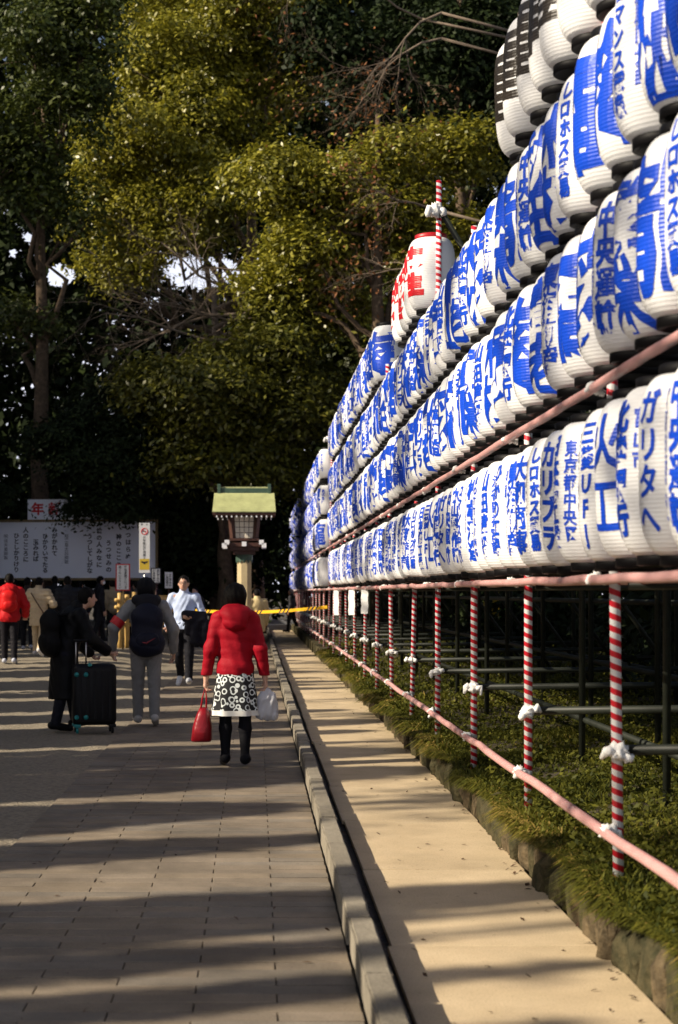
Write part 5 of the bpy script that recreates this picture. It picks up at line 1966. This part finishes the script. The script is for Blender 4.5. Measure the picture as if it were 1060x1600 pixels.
# trees out of the frame at the left whose shade falls on the walk: a row of clipped conifers with slits of sun between them
tanaz = math.tan(SUN_AZ - R_(270))      # y drift per metre of -x travel
OX = -12.0
strips = [(4.75, 0.3), (5.2, 0.06), (5.75, 0.35), (6.5, 0.08), (7.2, 0.08), (8.7, 1.0), (10.3, 0.14), (12.16, 0.22), (13.96, 0.14), (15.4, 0.10), (16.1, 0.4),
          (18.9, 0.8), (20.8, 0.7), (23.5, 0.8), (25.3, 0.8), (28.4, 1.0), (30.4, 0.3), (32.4, 2.7), (35.5, 0.6), (38, 0.8), (41, 0.6), (44, 0.6), (48, 1.0), (53, 0.8), (58, 0.8)]
edges = []
drift = (1.0 - OX) * tanaz
prev = -3.0
for yc, wd in strips:
    yc = yc + drift
    edges.append((prev, yc - wd / 2))
    prev = yc + wd / 2
edges.append((prev, 66))
ri = 0
for a, b_ in edges:
    n = max(1, int(round((b_ - a) / 1.3)))
    for j in range(n):
        w_ = (b_ - a) / n
        yc = a + w_ * (j + 0.5)
        h = 8.5 + random.gauss(0, 0.32)
        rng = np.random.default_rng(500 + ri)
        r = empty('conifer', (OX, yc, 0.0))
        tag(r, 'tall narrow conifer in the row that shades the walk, out of view at the left', 'tree', 'conifers in the row shading the walk')
        MB().tube([(0, 0, 0), (0, 0, h * 0.9)], [min(w_ * 0.2, 0.16), 0.03], 8).build('trunk', M['bark'], r)
        nl = int(5200 * max(w_, 0.2))
        Z = h * rng.random(nl) ** 0.95
        Wz = np.where(Z < h - 1.6, 1.0, np.clip((h - Z) / 1.6, 0.0, 1.0) ** 0.55)
        C = np.stack([rng.uniform(-0.6, 0.6, nl), rng.uniform(-0.5, 0.5, nl) * w_ * Wz, Z], 1)
        C[:, 1] -= C[:, 0] * tanaz      # crowns sheared along the sun's direction so the slits of light stay open
        ll = min(0.34, 0.12 + w_ * 0.2)
        V, Q = leaf_quads(C, rng.normal(0, 1, (nl, 3)), ll, ll * 0.5, rng)
        link('crown', np_mesh('crown', V, Q, np.repeat(rng.random(nl), 4)), M['leaf_dark'], r)
        ri += 1
# thin tall trees just behind the row: broken sunlight on the lanterns
for i in range(9):
    y = -2 + i * 3.6
    x = -15.5 + random.uniform(-1, 1)
    bl = [((x + random.uniform(-1, 1), y + random.uniform(-1.2, 1.2), z), (1.6, 2.0, 1.4)) for z in (12.2, 13.4, 14.6, 15.8, 16.8)]
    tree('broadleaf_tree', 'thin tall evergreen behind the conifer row, out of view at the left', 'tree', (x, y, 0), 16.5, 0.14, bl, 1500, 0.24, 0.8, 'leaf_green', 300 + i, group='thin evergreens behind the conifer row', shell=0.2)
# taller trees farther out that keep the left of the wood dark
for i, (x, y, h, rr) in enumerate(((-17, 40, 20, 3.6), (-16.5, 46, 16, 3.6), (-24, 42, 25, 5.0))):
    bl = [((x, y, h - 3), (rr, rr, 3.2)), ((x + 1, y - 1.5, h * 0.6), (rr, rr, 4)), ((x - 1, y + 1.5, h * 0.45), (rr, rr, 4)), ((x, y, h * 0.25), (rr * 0.9, rr, 3))]
    tree('broadleaf_tree', 'tall broad evergreen beyond the left edge shading the wood', 'tree', (x, y, 0), h - 1, 0.4, bl, 13000, 0.42, 1.4, 'leaf_dark', 60 + i, group='evergreens beyond the left edge')

for i, (x, y, h, rr) in enumerate(((11, 6, 17, 4.5), (12, 15, 18, 5), (12, 25, 17, 5), (13, 36, 18, 5), (13, 48, 18, 5))):
    bl = [((x, y, h - 3), (rr, rr, 3.2)), ((x + 1, y - 1.5, h * 0.65), (rr, rr, 4)), ((x - 0.6, y + 1.5, h * 0.4), (rr, rr, 3.5))]
    tree('broadleaf_tree', 'dark evergreen standing deep in the wood to the right of the rack', 'tree', (x, y, 0.3 if x > 2 else 0), h - 1, 0.35, bl, 8000, 0.5, 1.5, 'leaf_dark', 90 + i,
         group='evergreens to the right of the rack')

# far wood as one dark mass behind everything
rng = np.random.default_rng(77)
nC = 4000
Yw = rng.uniform(62, 76, nC)
pxx = np.concatenate([rng.uniform(-1000, 1300, 1000), rng.uniform(-150, 1000, 3000)])
pyy = rng.uniform(-260, 930, nC)
P = np.stack([(pxx - 400) / F_ * Yw, Yw, EYE - (pyy - 925) / F_ * Yw], 1)
P = P[(P[:, 2] > 0.3)]
P = P[~gaps(P)]
P = P[~((P[:, 2] > 33 + 3 * np.sin(P[:, 0] * 0.4)) & (P[:, 0] > -12))]
off = rng.normal(0, 0.75, (len(P), 60, 3))
C = (P[:, None] + off).reshape(-1, 3)
C = C[~gaps(C)]
V, Q = leaf_quads(C, np.tile([0, -0.3, 0.8], (len(C), 1)), 0.5, 0.27, rng)
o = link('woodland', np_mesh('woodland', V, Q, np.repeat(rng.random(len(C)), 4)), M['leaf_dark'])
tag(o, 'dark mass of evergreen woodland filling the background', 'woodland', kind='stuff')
# dark shrubs behind the rack
for i in range(11):
    x, y = 5.6 + 0.5 * math.sin(i * 2.1), 7 + i * 4.2
    bl = [((x + random.uniform(-0.4, 0.6), y + dy, 0.6 + hz), (1.1, 1.3, 0.9)) for dy, hz in ((-1.3, 0.3), (0, 0.9), (1.2, 0.4), (0.3, 2.0), (-0.8, 1.7))]
    tree('shrub', ORD[i] + ' dark evergreen shrub from the camera behind the rack pipes', 'shrub', (x, y, 0.4), 2.6, 0.06, bl, 5200, 0.2, 0.6, 'leaf_dark', 200 + i, group='dark shrubs behind the rack')

# fallen leaves on the boarded path and in the gutter
rng = np.random.default_rng(9)
n = 420
X = np.concatenate([rng.uniform(0.62, 1.48, 90), 1.48 - 0.10 * rng.random(120) ** 2, rng.uniform(0.52, 0.64, 170), rng.uniform(-1.4, 0.35, 40)])
Y = 5 + 30 * rng.random(n) ** 1.5
Zf = np.concatenate([np.full(210, 0.008), np.full(170, -0.03), np.full(40, 0.008)])
V, Q = leaf_quads(np.stack([X, Y, Zf], 1), np.tile([0, 0, 1.0], (n, 1)), 0.036, 0.017, rng, 0.25)
o = link('fallen_leaves', np_mesh('fallen_leaves', V, Q, np.repeat(rng.random(n) * 0.5, 4)), mat('dead_leaf', (0.06, 0.03, 0.014), 0.8, 0.4, 30))
tag(o, 'scattered brown fallen leaves on the boarded path and in the gutter', 'leaves', kind='stuff')
bpy.data.objects.remove(_to)
